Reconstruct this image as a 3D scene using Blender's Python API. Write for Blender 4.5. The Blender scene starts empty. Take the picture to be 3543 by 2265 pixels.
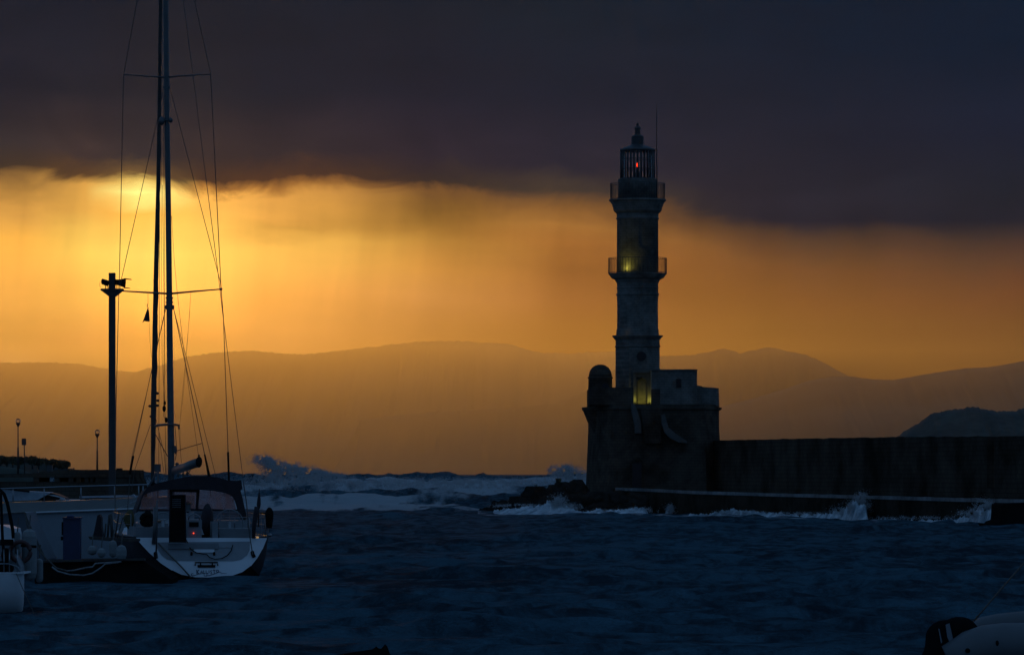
import bpy, math, random
import numpy as np
from mathutils import Vector, noise as mnoise
random.seed(7); rng = np.random.default_rng(11)
C = bpy.context.scene.collection
S = bpy.context.scene

# ------------------------------------------------------------------ camera
F = 16100.0      # focal length, in pixels of the photograph
H = 2.826        # eye height over the water
HY = 1636.0      # horizon row
cam = bpy.data.cameras.new('camera'); co = bpy.data.objects.new('camera', cam); C.objects.link(co)
cam.sensor_width = 36.0; cam.lens = 36.0*F/3543.0
cam.shift_y = (HY-1132.5)/3543.0
cam.clip_start = 1.0; cam.clip_end = 40000.0
co.location = (0, 0, H); co.rotation_euler = (math.pi/2, 0, 0)
S.camera = co
S.view_settings.view_transform = 'Standard'; S.view_settings.look = 'None'
S.view_settings.exposure = 0; S.view_settings.gamma = 1
cy = S.cycles
cy.use_denoising = True; cy.max_bounces = 6; cy.diffuse_bounces = 2; cy.glossy_bounces = 3
cy.transmission_bounces = 4; cy.volume_bounces = 1; cy.transparent_max_bounces = 12
cy.sample_clamp_indirect = 2.0

def lin(c): return tuple(((v/255/12.92) if v/255 <= .04045 else ((v/255+.055)/1.055)**2.4) for v in c)

# ------------------------------------------------------------------ node helpers
class NT:
    def __init__(s, tree): s.t = tree; s.n = tree.nodes; s.l = tree.links
    def new(s, typ, **kw):
        n = s.n.new(typ)
        for k, v in kw.items(): setattr(n, k, v)
        return n
    def put(s, sock, v):
        if hasattr(v, 'is_output'): s.l.new(v, sock)
        else: sock.default_value = v
    def m(s, op, a, b=0.0, c=0.0, clamp=False):
        n = s.new('ShaderNodeMath', operation=op, use_clamp=clamp)
        s.put(n.inputs[0], a); s.put(n.inputs[1], b)
        if len(n.inputs) > 2: s.put(n.inputs[2], c)
        return n.outputs[0]
    def mix(s, f, a, b, blend='MIX'):
        n = s.new('ShaderNodeMix', data_type='RGBA', blend_type=blend)
        s.put(n.inputs[0], f); s.put(n.inputs[6], a); s.put(n.inputs[7], b)
        return n.outputs[2]
    def ramp(s, f, stops, interp='LINEAR'):
        n = s.new('ShaderNodeValToRGB'); cr = n.color_ramp; cr.interpolation = interp
        cr.elements[0].position = stops[0][0]; cr.elements[0].color = (*stops[0][1], 1)
        cr.elements[1].position = stops[-1][0]; cr.elements[1].color = (*stops[-1][1], 1)
        for p, c in stops[1:-1]:
            e = cr.elements.new(p); e.color = (*c, 1)
        s.put(n.inputs[0], f); return n.outputs[0]
    def smooth(s, x, a, b):
        n = s.new('ShaderNodeMapRange', interpolation_type='SMOOTHSTEP')
        s.put(n.inputs[0], x); n.inputs[1].default_value = a; n.inputs[2].default_value = b
        return n.outputs[0]
    def noise(s, vec, scale, detail=3, rough=.5, dist=0):
        n = s.new('ShaderNodeTexNoise'); n.inputs['Scale'].default_value = scale
        n.inputs['Detail'].default_value = detail; n.inputs['Roughness'].default_value = rough
        n.inputs['Distortion'].default_value = dist
        if vec is not None: s.l.new(vec, n.inputs['Vector'])
        return n.outputs['Fac']
    def xyz(s, x, y, z):
        n = s.new('ShaderNodeCombineXYZ'); s.put(n.inputs[0], x); s.put(n.inputs[1], y); s.put(n.inputs[2], z)
        return n.outputs[0]

# ------------------------------------------------------------------ sky (world, by direction)
W = bpy.data.worlds.new('World'); S.world = W; W.use_nodes = True
t = NT(W.node_tree); t.n.clear()
tc = t.new('ShaderNodeTexCoord'); sp = t.new('ShaderNodeSeparateXYZ'); t.l.new(tc.outputs['Generated'], sp.inputs[0])
dx, dy, dz = sp.outputs
hyp = t.m('SQRT', t.m('ADD', t.m('MULTIPLY', dx, dx), t.m('MULTIPLY', dy, dy)))
slope = t.m('DIVIDE', dz, t.m('MAXIMUM', hyp, .001))
az = t.m('ARCTAN2', dx, dy)
px = t.m('MULTIPLY_ADD', az, F, 1771.5)          # azimuth and elevation measured in 1/F radians
py = t.m('MULTIPLY_ADD', slope, -F, HY)
HZ = 1.0
cols = [   # sky colours (linear light) down each column of directions
 (90,[(0,(0.0095,0.0134,0.0254)),(300,(0.0109,0.0127,0.0226)),(500,(0.0348,0.0267,0.0297)),(570,(0.0553,0.0333,0.0222)),(600,(0.2166,0.1082,0.0337)),(650,(0.4296,0.2094,0.0456)),(730,(0.7711,0.3674,0.0707)),(800,(0.9935,0.4729,0.0724)),(880,(1.0150,0.4724,0.0775)),(1000,(0.8358,0.3904,0.0746)),(1150,(0.3824,0.1988,0.0479)),(1240,(0.4007,0.2165,0.0697)),(1640,(0.6105,0.2623,0.0482))]),
 (300,[(0,(0.0090,0.0125,0.0242)),(300,(0.0132,0.0153,0.0253)),(500,(0.0542,0.0349,0.0345)),(580,(0.1069,0.0513,0.0219)),(612,(0.7539,0.3748,0.0732)),(700,(0.8495,0.4234,0.0773)),(850,(1.0538,0.6928,0.1202)),(1000,(1.0354,0.5466,0.1006)),(1150,(0.5836,0.2673,0.0697)),(1250,(0.3060,0.1765,0.0476)),(1640,(0.6445,0.2705,0.0482))]),
 (480,[(0,(0.0101,0.0133,0.0229)),(300,(0.0152,0.0159,0.0241)),(500,(0.0380,0.0289,0.0322)),(580,(0.1716,0.0948,0.0345)),(612,(0.8981,0.5941,0.1372)),(645,(1.2865,1.1151,0.3140)),(700,(1.2283,0.5885,0.0878)),(850,(1.0564,0.7502,0.1421)),(1000,(1.6000,0.6869,0.1158)),(1150,(0.6488,0.2919,0.0574)),(1250,(0.5355,0.2363,0.0472)),(1640,(0.6445,0.2705,0.0482))]),
 (700,[(0,(0.0094,0.0126,0.0219)),(300,(0.0157,0.0166,0.0242)),(500,(0.0421,0.0274,0.0276)),(590,(0.0688,0.0320,0.0188)),(615,(0.4143,0.1743,0.0371)),(645,(1.0497,0.5097,0.0928)),(720,(1.1064,0.5713,0.1001)),(850,(1.1767,0.6997,0.1258)),(1000,(1.6000,0.6472,0.1198)),(1150,(0.7022,0.3185,0.0668)),(1210,(0.5791,0.3160,0.0593)),(1640,(0.6105,0.2542,0.0452))]),
 (920,[(0,(0.0091,0.0126,0.0230)),(300,(0.0113,0.0136,0.0239)),(500,(0.0322,0.0227,0.0260)),(590,(0.0837,0.0361,0.0194)),(620,(0.3755,0.1529,0.0345)),(650,(0.8582,0.3959,0.0766)),(700,(0.9364,0.4349,0.0801)),(760,(0.7821,0.3781,0.0660)),(820,(1.0727,0.5710,0.1022)),(900,(1.0436,0.5482,0.1019)),(1000,(1.0199,0.4475,0.0877)),(1150,(0.6635,0.2914,0.0771)),(1210,(0.5562,0.2505,0.0672)),(1640,(0.5149,0.2086,0.0395))]),
 (1475,[(0,(0.0086,0.0126,0.0229)),(300,(0.0107,0.0128,0.0245)),(500,(0.0231,0.0181,0.0293)),(600,(0.0373,0.0233,0.0200)),(635,(0.1712,0.0765,0.0243)),(700,(0.2225,0.1036,0.0211)),(770,(0.3409,0.1592,0.0285)),(810,(0.4607,0.2208,0.0394)),(900,(0.5467,0.2428,0.0488)),(1000,(0.5030,0.2174,0.0620)),(1100,(0.2730,0.1180,0.0362)),(1170,(0.2341,0.0994,0.0248)),(1640,(0.3515,0.1413,0.0343))]),
 (1960,[(0,(0.0074,0.0140,0.0261)),(300,(0.0093,0.0133,0.0271)),(500,(0.0199,0.0192,0.0336)),(590,(0.0573,0.0399,0.0304)),(660,(0.2272,0.0986,0.0285)),(730,(0.3904,0.1636,0.0353)),(780,(0.3394,0.1276,0.0287)),(870,(0.1791,0.0596,0.0181)),(980,(0.1584,0.0455,0.0208)),(1100,(0.0544,0.0105,0.0052)),(1200,(0.0332,0.0057,0.0027)),(1640,(0.2232,0.0887,0.0252))]),
 (2630,[(0,(0.0061,0.0126,0.0275)),(300,(0.0128,0.0158,0.0295)),(500,(0.0175,0.0172,0.0282)),(600,(0.0166,0.0159,0.0264)),(640,(0.0494,0.0283,0.0228)),(750,(0.1017,0.0375,0.0188)),(870,(0.0887,0.0263,0.0120)),(1050,(0.0043,0.0005,0.0007)),(1200,(0.0038,0.0004,0.0006)),(1640,(0.1559,0.0648,0.0232))]),
 (3425,[(0,(0.0047,0.0121,0.0286)),(300,(0.0089,0.0135,0.0292)),(500,(0.0123,0.0156,0.0262)),(600,(0.0141,0.0152,0.0247)),(660,(0.0294,0.0215,0.0253)),(770,(0.0566,0.0256,0.0229)),(880,(0.0869,0.0228,0.0158)),(1080,(0.0216,0.0038,0.0027)),(1200,(0.0201,0.0035,0.0026)),(1640,(0.1413,0.0612,0.0252))]),
]
edge = [(0,612),(350,620),(640,634),(880,648),(1030,632),(1230,618),(1480,638),(1770,648),(2200,672),(2360,715),(2560,752),(2800,792),(2950,780),(3130,760),(3340,795),(3543,740)]
def g3(v): return (v, v, v)
er = t.ramp(t.m('DIVIDE', px, 3543, clamp=True), [(x/3543, g3((y-500)/400)) for x, y in edge], 'B_SPLINE')
erv = t.new('ShaderNodeSeparateColor'); t.l.new(er, erv.inputs[0])
edgey = t.m('MULTIPLY_ADD', erv.outputs[0], 400, 500)
skv = t.xyz(t.m('DIVIDE', px, 1000), t.m('DIVIDE', py, 1000), 0)
n1 = t.noise(t.xyz(t.m('DIVIDE', px, 330), t.m('DIVIDE', py, 170), 1.3), 1.0, 6, .58, .8)
n2 = t.noise(t.xyz(t.m('DIVIDE', px, 1400), t.m('DIVIDE', py, 260), 7.7), 1.0, 4, .5, .4)
nearedge = t.m('SUBTRACT', 1, t.smooth(t.m('ABSOLUTE', t.m('SUBTRACT', py, edgey)), 40, 420))
warp = t.m('MULTIPLY', t.m('SUBTRACT', n1, .5), t.m('MULTIPLY_ADD', nearedge, 125, 15))
warp = t.m('ADD', warp, t.m('MULTIPLY', t.m('SUBTRACT', n2, .5), 90))
ys = t.m('ADD', t.m('SUBTRACT', py, edgey), 600)
ys = t.m('ADD', ys, warp)
yn = t.m('DIVIDE', ys, 1640, clamp=True)
col = None; prev = None
fixed = {90:0, 300:5, 480:10, 700:12, 920:35, 1475:35, 1960:50, 2630:140, 3425:150}
for x, st in cols:
    c = t.ramp(yn, [(y/1640, lin(k) if max(k) > 4 else k) for y, k in st], 'LINEAR')
    if col is None: col = c
    else:
        n = t.new('ShaderNodeMapRange'); t.put(n.inputs[0], px); n.inputs[1].default_value = prev; n.inputs[2].default_value = x
        col = t.mix(n.outputs[0], col, c)
    prev = x
# soft vertical rain shafts and streaky veils
n3 = t.noise(t.xyz(t.m('DIVIDE', t.m('MULTIPLY_ADD', py, .12, px), 190), t.m('DIVIDE', py, 1900), 3.1), 1.0, 4, .55)
n4 = t.noise(t.xyz(t.m('DIVIDE', px, 900), t.m('DIVIDE', py, 90), 9.1), 1.0, 4, .55, .5)
veil = t.m('ADD', t.m('MULTIPLY', t.m('SUBTRACT', n3, .5), .62), t.m('MULTIPLY', t.m('SUBTRACT', n4, .5), .22))
veil = t.m('ADD', 1, t.m('MULTIPLY', veil, t.smooth(py, 560, 760)))
col = t.mix(1.0, col, t.xyz(veil, veil, veil), 'MULTIPLY')
# the clear strip low on the horizon, behind the hills, is brighter still
low = t.m('MULTIPLY_ADD', t.smooth(py, 1235, 1400), .3, 1.0)
col = t.mix(1.0, col, t.xyz(low, low, low), 'MULTIPLY')
dkc = t.m('ADD', 1, t.m('MULTIPLY', t.m('MULTIPLY', t.m('ADD', t.m('SUBTRACT', n2, .5), t.m('MULTIPLY', t.m('SUBTRACT', n1, .5), .7)), .55), t.m('SUBTRACT', 1, t.smooth(ys, 520, 640))))
col = t.mix(1.0, col, t.xyz(dkc, dkc, dkc), 'MULTIPLY')
# away from the lit gap the dusk sky is blue; strongest overhead and behind
blue = (0.050, 0.118, 0.240, 1)
up = t.smooth(slope, .12, .75)
side = t.smooth(t.m('ABSOLUTE', t.m('ADD', az, .03)), .16, .75)
nz = t.new('ShaderNodeTexSky', sky_type='NISHITA', sun_disc=False)
nz.sun_elevation = math.radians(2.0); nz.sun_rotation = math.radians(-4.6)
nzs = t.mix(1.0, nz.outputs[0], (.0012, .0016, .0024, 1), 'MULTIPLY')
bl = t.mix(1.0, nzs, blue, 'ADD')
col = t.mix(t.m('MAXIMUM', up, side), col, bl)
col = t.mix(t.smooth(slope, -.0005, -.002), col, (.002, .006, .014, 1))
bg = t.new('ShaderNodeBackground'); t.l.new(col, bg.inputs[0]); SKY_BG = bg; bg.inputs[1].default_value = 1.0
ow = t.new('ShaderNodeOutputWorld'); t.l.new(bg.outputs[0], ow.inputs[0])
W.cycles.sampling_method = 'MANUAL'; W.cycles.sample_map_resolution = 2048

# a weak, wide, warm sun still behind the cloud bank
sl = bpy.data.lights.new('sun', 'SUN'); sl.energy = .215; sl.angle = math.radians(10); sl.color = (1, .46, .08)
so = bpy.data.objects.new('sun', sl); C.objects.link(so)
_a, _e = (640-1771.5)/F, (HY-860)/F
sd = Vector((math.sin(_a)*math.cos(_e), math.cos(_a)*math.cos(_e), math.sin(_e)))
so.rotation_euler = sd.to_track_quat('Z', 'Y').to_euler()

# ------------------------------------------------------------------ geometry helpers
def P(x, y, D): return Vector(((x-1771.5)/F*D, D, H+(HY-y)/F*D))

class MB:
    def __init__(s): s.v = []; s.f = []; s.sm = []
    def add(s, vs, fs, smooth=False):
        o = len(s.v); s.v += [tuple(v) for v in vs]
        s.f += [tuple(i+o for i in f) for f in fs]; s.sm += [smooth]*len(fs); return s
    def box(s, c, d, rz=0.0):
        x, y, z = d[0]/2, d[1]/2, d[2]/2; ca, sa = math.cos(rz), math.sin(rz); vs = []
        for a, b, e in ((-x,-y,-z),(x,-y,-z),(x,y,-z),(-x,y,-z),(-x,-y,z),(x,-y,z),(x,y,z),(-x,y,z)):
            vs.append((c[0]+a*ca-b*sa, c[1]+a*sa+b*ca, c[2]+e))
        return s.add(vs, [(0,3,2,1),(4,5,6,7),(0,1,5,4),(1,2,6,5),(2,3,7,6),(3,0,4,7)])
    def pbox(s, x0, y0, x1, y1, D, depth):        # a box whose front is seen between these rows and columns at distance D
        a, b = P(x0, y1, D), P(x1, y0, D)
        return s.box(((a.x+b.x)/2, D+depth/2, (a.z+b.z)/2), (b.x-a.x, depth, b.z-a.z))
    def tube(s, pts, r, n=8, cap=True, flat=1.0):
        pts = [Vector(p) for p in pts]; m = len(pts)
        rs = r if isinstance(r, (list, tuple)) else [r]*m
        vs = []
        up = Vector((0, 0, 1))
        d0 = (pts[-1]-pts[0]).normalized() if (pts[-1]-pts[0]).length > 1e-6 else Vector((1,0,0))
        if abs(d0.z) > .9: up = Vector((0, 1, 0))
        for i, p in enumerate(pts):
            d = (pts[min(i+1, m-1)]-pts[max(i-1, 0)]).normalized()
            a = d.cross(up)
            if a.length < 1e-4: a = d.cross(Vector((1, 0, 0)))
            a.normalize(); b = d.cross(a).normalized()
            for k in range(n):
                th = 2*math.pi*k/n
                vs.append(p+a*math.cos(th)*rs[i]+b*math.sin(th)*rs[i]*flat)
        fs = [(i*n+k, i*n+(k+1)%n, (i+1)*n+(k+1)%n, (i+1)*n+k) for i in range(m-1) for k in range(n)]
        if cap: fs += [tuple(range(n))[::-1], tuple((m-1)*n+k for k in range(n))]
        return s.add(vs, fs, n > 5)
    def lathe(s, prof, c, n=32, rot=0.0, smooth=None):   # prof: (radius, z) metres, axis at c(x, y)
        vs = [(c[0]+r*math.cos(rot+2*math.pi*k/n), c[1]+r*math.sin(rot+2*math.pi*k/n), z) for r, z in prof for k in range(n)]
        m = len(prof)
        fs = [(i*n+k, i*n+(k+1)%n, (i+1)*n+(k+1)%n, (i+1)*n+k) for i in range(m-1) for k in range(n)]
        fs += [tuple(range(n))[::-1], tuple((m-1)*n+k for k in range(n))]
        return s.add(vs, fs, (n > 20) if smooth is None else smooth)
    def prism(s, pts, D, depth, D2=None):          # outline seen at distance D, real thickness
        a = [P(x, y, D) for x, y in pts]; n = len(a)
        b = [v+Vector((0, depth, 0)) for v in a]
        return s.add(a+b, [tuple(range(n)), tuple(range(n, 2*n))[::-1]]+[(i, i+n, (i+1)%n+n, (i+1)%n) for i in range(n)])
    def slab(s, pts, off):                          # polygon of world points, thickened by vector off
        a = [Vector(p) for p in pts]; n = len(a); o = Vector(off); b = [v+o for v in a]
        return s.add(a+b, [tuple(range(n)), tuple(range(n, 2*n))[::-1]]+[(i, i+n, (i+1)%n+n, (i+1)%n) for i in range(n)])
    def ell(s, c, r, nu=20, nv=12, lump=0.0, ls=1.0, seed=0, axis=None):
        vs = []; c = Vector(c)
        for j in range(nv+1):
            ph = math.pi*j/nv
            for i in range(nu):
                th = 2*math.pi*i/nu
                d = Vector((math.sin(ph)*math.cos(th), math.sin(ph)*math.sin(th), math.cos(ph)))
                k = 1.0
                if lump:
                    q = d*ls+Vector((seed*3.7, seed*1.3, seed*2.1))
                    k += lump*(mnoise.noise(q)+.5*mnoise.noise(q*2.3)+.3*mnoise.noise(q*5.1))
                vs.append((c.x+d.x*r[0]*k, c.y+d.y*r[1]*k, c.z+d.z*r[2]*k))
        fs = [(j*nu+i, j*nu+(i+1)%nu, (j+1)*nu+(i+1)%nu, (j+1)*nu+i) for j in range(nv) for i in range(nu)]
        return s.add(vs, fs, True)
    def loft(s, rings, closed=True, cap=True, smooth=False):
        n = len(rings[0]); vs = [v for r in rings for v in r]; m = len(rings)
        kk = range(n) if closed else range(n-1)
        fs = [(i*n+k, i*n+(k+1)%n, (i+1)*n+(k+1)%n, (i+1)*n+k) for i in range(m-1) for k in kk]
        if cap and closed: fs += [tuple(range(n))[::-1], tuple((m-1)*n+k for k in range(n))]
        return s.add(vs, fs, smooth)
    def torus(s, c, R, r, ax=(0, 1, 0), a0=0, a1=360, n=28):
        ax = Vector(ax).normalized(); u = ax.cross(Vector((0, 0, 1))); u.normalize(); v = u.cross(ax)*-1
        v = ax.cross(u)*-1
        pts = [Vector(c)+u*R*math.cos(math.radians(a))+Vector((0,0,1))*R*math.sin(math.radians(a)) for a in np.linspace(a0, a1, n)]
        return s.tube(pts, r, 6, cap=False)
    def build(s, name, mat, parent=None, **pr):
        me = bpy.data.meshes.new(name); me.from_pydata(s.v, [], s.f)
        me.polygons.foreach_set('use_smooth', s.sm); me.materials.append(mat); me.update()
        o = bpy.data.objects.new(name, me); C.objects.link(o)
        if parent is not None:
            o.parent = parent; o.matrix_parent_inverse = parent.matrix_world.inverted()
            me.transform(parent.matrix_world.inverted()); o.matrix_parent_inverse.identity()
        for k, v in pr.items(): o[k] = v
        return o

def thing(name, label, cat, loc=(0,0,0), group=None):
    o = bpy.data.objects.new(name, None); C.objects.link(o); o.location = loc; o.empty_display_size = .3
    o['label'] = label; o['category'] = cat
    if group: o['group'] = group
    from mathutils import Matrix
    o.matrix_world = Matrix.Translation(Vector(loc)); return o
def sub(parent_obj):     # world matrix of a part whose own transform is identity under its thing
    return parent_obj

def childof(mb, name, mat, part, root, **pr):
    """a sub-part: same coordinates as the part (both are in the thing's space)"""
    o = mb.build(name, mat, root, **pr); o.parent = part; return o

# ------------------------------------------------------------------ materials
def mat(name, base, rough=.7, vary=0.0, vscale=2.0, bump=0.0, bscale=6.0, metal=0.0, spec=.5, emit=None, es=0, brick=None, stretch=None):
    m = bpy.data.materials.new(name); m.use_nodes = True; q = NT(m.node_tree); b = q.n['Principled BSDF']
    b.inputs['Roughness'].default_value = rough; b.inputs['Metallic'].default_value = metal
    b.inputs['Specular IOR Level'].default_value = spec
    g = q.new('ShaderNodeNewGeometry'); vec = g.outputs['Position']
    if stretch:
        mp = q.new('ShaderNodeVectorMath', operation='MULTIPLY'); q.l.new(vec, mp.inputs[0]); mp.inputs[1].default_value = stretch
        vec = mp.outputs[0]
    c = (*base, 1)
    if vary:
        nf = q.noise(vec, vscale, 5, .6); nf2 = q.noise(vec, vscale*.23, 3, .5)
        f = q.m('ADD', q.m('MULTIPLY', nf, .6), q.m('MULTIPLY', nf2, .6))
        f = q.smooth(f, .38, .82)
        cc = q.mix(f, tuple(v*(1-vary) for v in base)+(1,), tuple(min(1, v*(1+vary)) for v in base)+(1,))
        if brick:
            bt = q.new('ShaderNodeTexBrick')
            sx = q.new('ShaderNodeSeparateXYZ'); q.l.new(g.outputs['Position'], sx.inputs[0])
            q.l.new(q.xyz(q.m('ADD', sx.outputs[0], sx.outputs[1]), sx.outputs[2], 0), bt.inputs['Vector'])
            bt.inputs['Scale'].default_value = brick; bt.inputs['Mortar Size'].default_value = .03
            bt.inputs['Color1'].default_value = (1, 1, 1, 1); bt.inputs['Color2'].default_value = (.72, .72, .72, 1)
            bt.inputs['Mortar'].default_value = (.45, .45, .45, 1)
            cc = q.mix(.5, cc, bt.outputs[0], 'MULTIPLY')
        q.l.new(cc, b.inputs['Base Color'])
    else: b.inputs['Base Color'].default_value = c
    if bump:
        bn = q.new('ShaderNodeBump'); bn.inputs['Strength'].default_value = bump; bn.inputs['Distance'].default_value = .05
        q.l.new(q.noise(vec, bscale, 5, .6), bn.inputs['Height']); q.l.new(bn.outputs[0], b.inputs['Normal'])
    if emit:
        b.inputs['Emission Color'].default_value = (*emit, 1); b.inputs['Emission Strength'].default_value = es
    return m
M = {
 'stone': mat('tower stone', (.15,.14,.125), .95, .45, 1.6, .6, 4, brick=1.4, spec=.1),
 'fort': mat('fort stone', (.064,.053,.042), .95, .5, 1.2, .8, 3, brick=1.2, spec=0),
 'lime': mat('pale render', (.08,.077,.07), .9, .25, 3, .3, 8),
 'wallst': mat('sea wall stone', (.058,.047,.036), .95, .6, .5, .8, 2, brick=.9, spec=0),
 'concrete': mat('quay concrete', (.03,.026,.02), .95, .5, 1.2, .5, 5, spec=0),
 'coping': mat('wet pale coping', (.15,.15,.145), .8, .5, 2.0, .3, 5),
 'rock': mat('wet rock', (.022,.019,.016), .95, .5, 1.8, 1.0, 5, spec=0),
 'iron': mat('dark iron', (.03,.03,.03), .6, .3, 4),
 'lantern': mat('lantern metal', (.03,.03,.03), .5, .3, 3, .2, 6),
 'dark': mat('dark opening', (.012,.012,.013), .8),
 'door': mat('door timber', (.10,.09,.06), .7, .3, 5),
 'gel': mat('white gelcoat', (.52,.53,.54), .6, .10, 1.5, .03, 20),
 'gelgrey': mat('grey nonskid', (.19,.20,.21), .7, .15, 3, .2, 60),
 'navy': mat('navy topsides', (.014,.014,.018), .5, .2, 1, .02, 10, spec=.2),
 'antifoul': mat('antifouling', (.012,.011,.011), .9, .3, 2, spec=0),
 'hullgrey': mat('grey hull paint', (.20,.22,.24), .45, .18, .8, .05, 6),
 'bulwark': mat('bulwark paint', (.20,.20,.19), .5, .15, .8, .05, 6),
 'hulldark': mat('dark hull', (.09,.10,.12), .5, .2, 1),
 'canvas': mat('dark canvas', (.022,.018,.022), .9, .3, 6, .4, 30),
 'canvaslt': mat('pale canvas', (.30,.34,.38), .9, .2, 4, .3, 20),
 'sail': mat('furled sail cover', (.05,.04,.035), .9, .4, 8, .6, 25),
 'alu': mat('mast aluminium', (.085,.088,.09), .4, .2, 5, .05, 20, metal=.35),
 'steel': mat('stainless tube', (.22,.23,.24), .3, .1, 4, 0, metal=.8),
 'wire': mat('rigging wire', (.05,.045,.04), .5),
 'rope': mat('mooring rope', (.10,.09,.08), .95, .4, 30),
 'ropelt': mat('pale rope', (.22,.22,.22), .95, .4, 30),
 'rubber': mat('black rubber', (.012,.012,.012), .85, .3, 5, spec=0),
 'fender': mat('white fender', (.16,.17,.17), .5, .2, 5),
 'bluep': mat('blue paint', (.010,.018,.06), .5, .3, 3, .1, 10),
 'timber': mat('weathered timber', (.05,.045,.04), .9, .5, 4, .6, 12),
 'yellow': mat('yellow vinyl', (.06,.045,.012), .7, .2, 6),
 'red': mat('red vinyl', (.06,.018,.015), .6, .2, 6),
 'pole': mat('pole steel', (.03,.03,.03), .6, .3, 3, .1, 8),
 'hill': mat('hillside', (.055,.06,.045), .95, .5, .004, 0),
 'head': mat('headland scrub', (.03,.035,.025), .95, .5, .25, 1, 1),
 'leaf': mat('foliage', (.05,.06,.035), .8, .5, 2, 0),
 'led': mat('red led', (.4,.02,.01), .5, emit=(1,.06,.02), es=3),
 'redlamp': mat('red beacon', (.4,.02,.01), .5, emit=(1,.03,.0), es=4),
 'warm': mat('gold glint', (.4,.3,.1), .5, emit=(1,.55,.18), es=.3),  # faint glow added for the gold glint at the stern
 'rib': mat('white tube fabric', (.09,.095,.10), .6, .12, 4, .05, 20),
 'cowl': mat('black cowling', (.010,.010,.011), .8, .2, 4, spec=0),
 'decal': mat('grey decal', (.16,.17,.19), .5),
 'letter': mat('blue lettering', (.03,.04,.07), .5),
 'board': mat('sign board', (.05,.05,.05), .7, .3, 4),
}
def glassmat(name, tint, alpha):
    m = bpy.data.materials.new(name); m.use_nodes = True; q = NT(m.node_tree); q.n.clear()
    tr = q.new('ShaderNodeBsdfTransparent'); tr.inputs[0].default_value = (*tint, 1)
    gl = q.new('ShaderNodeBsdfGlossy'); gl.inputs['Roughness'].default_value = .08
    df = q.new('ShaderNodeBsdfDiffuse'); df.inputs[0].default_value = (.25,.25,.25,1)
    fr = q.new('ShaderNodeFresnel'); fr.inputs[0].default_value = 1.4
    a = q.new('ShaderNodeMixShader'); q.l.new(fr.outputs[0], a.inputs[0]); q.l.new(tr.outputs[0], a.inputs[1]); q.l.new(gl.outputs[0], a.inputs[2])
    b = q.new('ShaderNodeMixShader')
    g = q.new('ShaderNodeNewGeometry'); nf = q.smooth(q.noise(g.outputs['Position'], 3.5, 4, .6), .35, .75)
    q.l.new(q.m('MULTIPLY', nf, alpha), b.inputs[0]); q.l.new(a.outputs[0], b.inputs[1]); q.l.new(df.outputs[0], b.inputs[2])
    o = q.new('ShaderNodeOutputMaterial'); q.l.new(b.outputs[0], o.inputs[0]); return m
def vinylmat():
    m = bpy.data.materials.new('clouded vinyl'); m.use_nodes = True; q = NT(m.node_tree); q.n.clear()
    tr = q.new('ShaderNodeBsdfTransparent'); tr.inputs[0].default_value = (.80,.78,.80,1)
    tl = q.new('ShaderNodeBsdfTranslucent'); tl.inputs[0].default_value = (.42,.42,.50,1)
    g = q.new('ShaderNodeNewGeometry'); mp = q.new('ShaderNodeVectorMath', operation='MULTIPLY'); q.l.new(g.outputs['Position'], mp.inputs[0]); mp.inputs[1].default_value = (3, 1, .8)
    nf = q.smooth(q.noise(mp.outputs[0], 1.6, 4, .6), .3, .75)
    b = q.new('ShaderNodeMixShader'); q.l.new(q.m('MULTIPLY_ADD', nf, .35, .2), b.inputs[0]); q.l.new(tr.outputs[0], b.inputs[1]); q.l.new(tl.outputs[0], b.inputs[2])
    o = q.new('ShaderNodeOutputMaterial'); q.l.new(b.outputs[0], o.inputs[0]); return m
M['vinyl'] = vinylmat()
M['glass'] = glassmat('lantern glass', (.97,.97,.97), 0.0)
def foammat():
    m = bpy.data.materials.new('sea foam'); m.use_nodes = True; q = NT(m.node_tree); b = q.n['Principled BSDF']
    g = q.new('ShaderNodeNewGeometry')
    f = q.smooth(q.noise(g.outputs['Position'], 1.1, 6, .65), .3, .7)
    q.l.new(q.mix(f, (.12,.17,.20,1), (.62,.66,.68,1)), b.inputs['Base Color']); b.inputs['Roughness'].default_value = .9
    bn = q.new('ShaderNodeBump'); bn.inputs['Strength'].default_value = .8; bn.inputs['Distance'].default_value = .2
    q.l.new(q.noise(g.outputs['Position'], 3, 5, .6), bn.inputs['Height']); q.l.new(bn.outputs[0], b.inputs['Normal'])
    return m
M['foam'] = foammat()
M['spray'] = mat('spray', (.36,.36,.36), .9)

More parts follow.
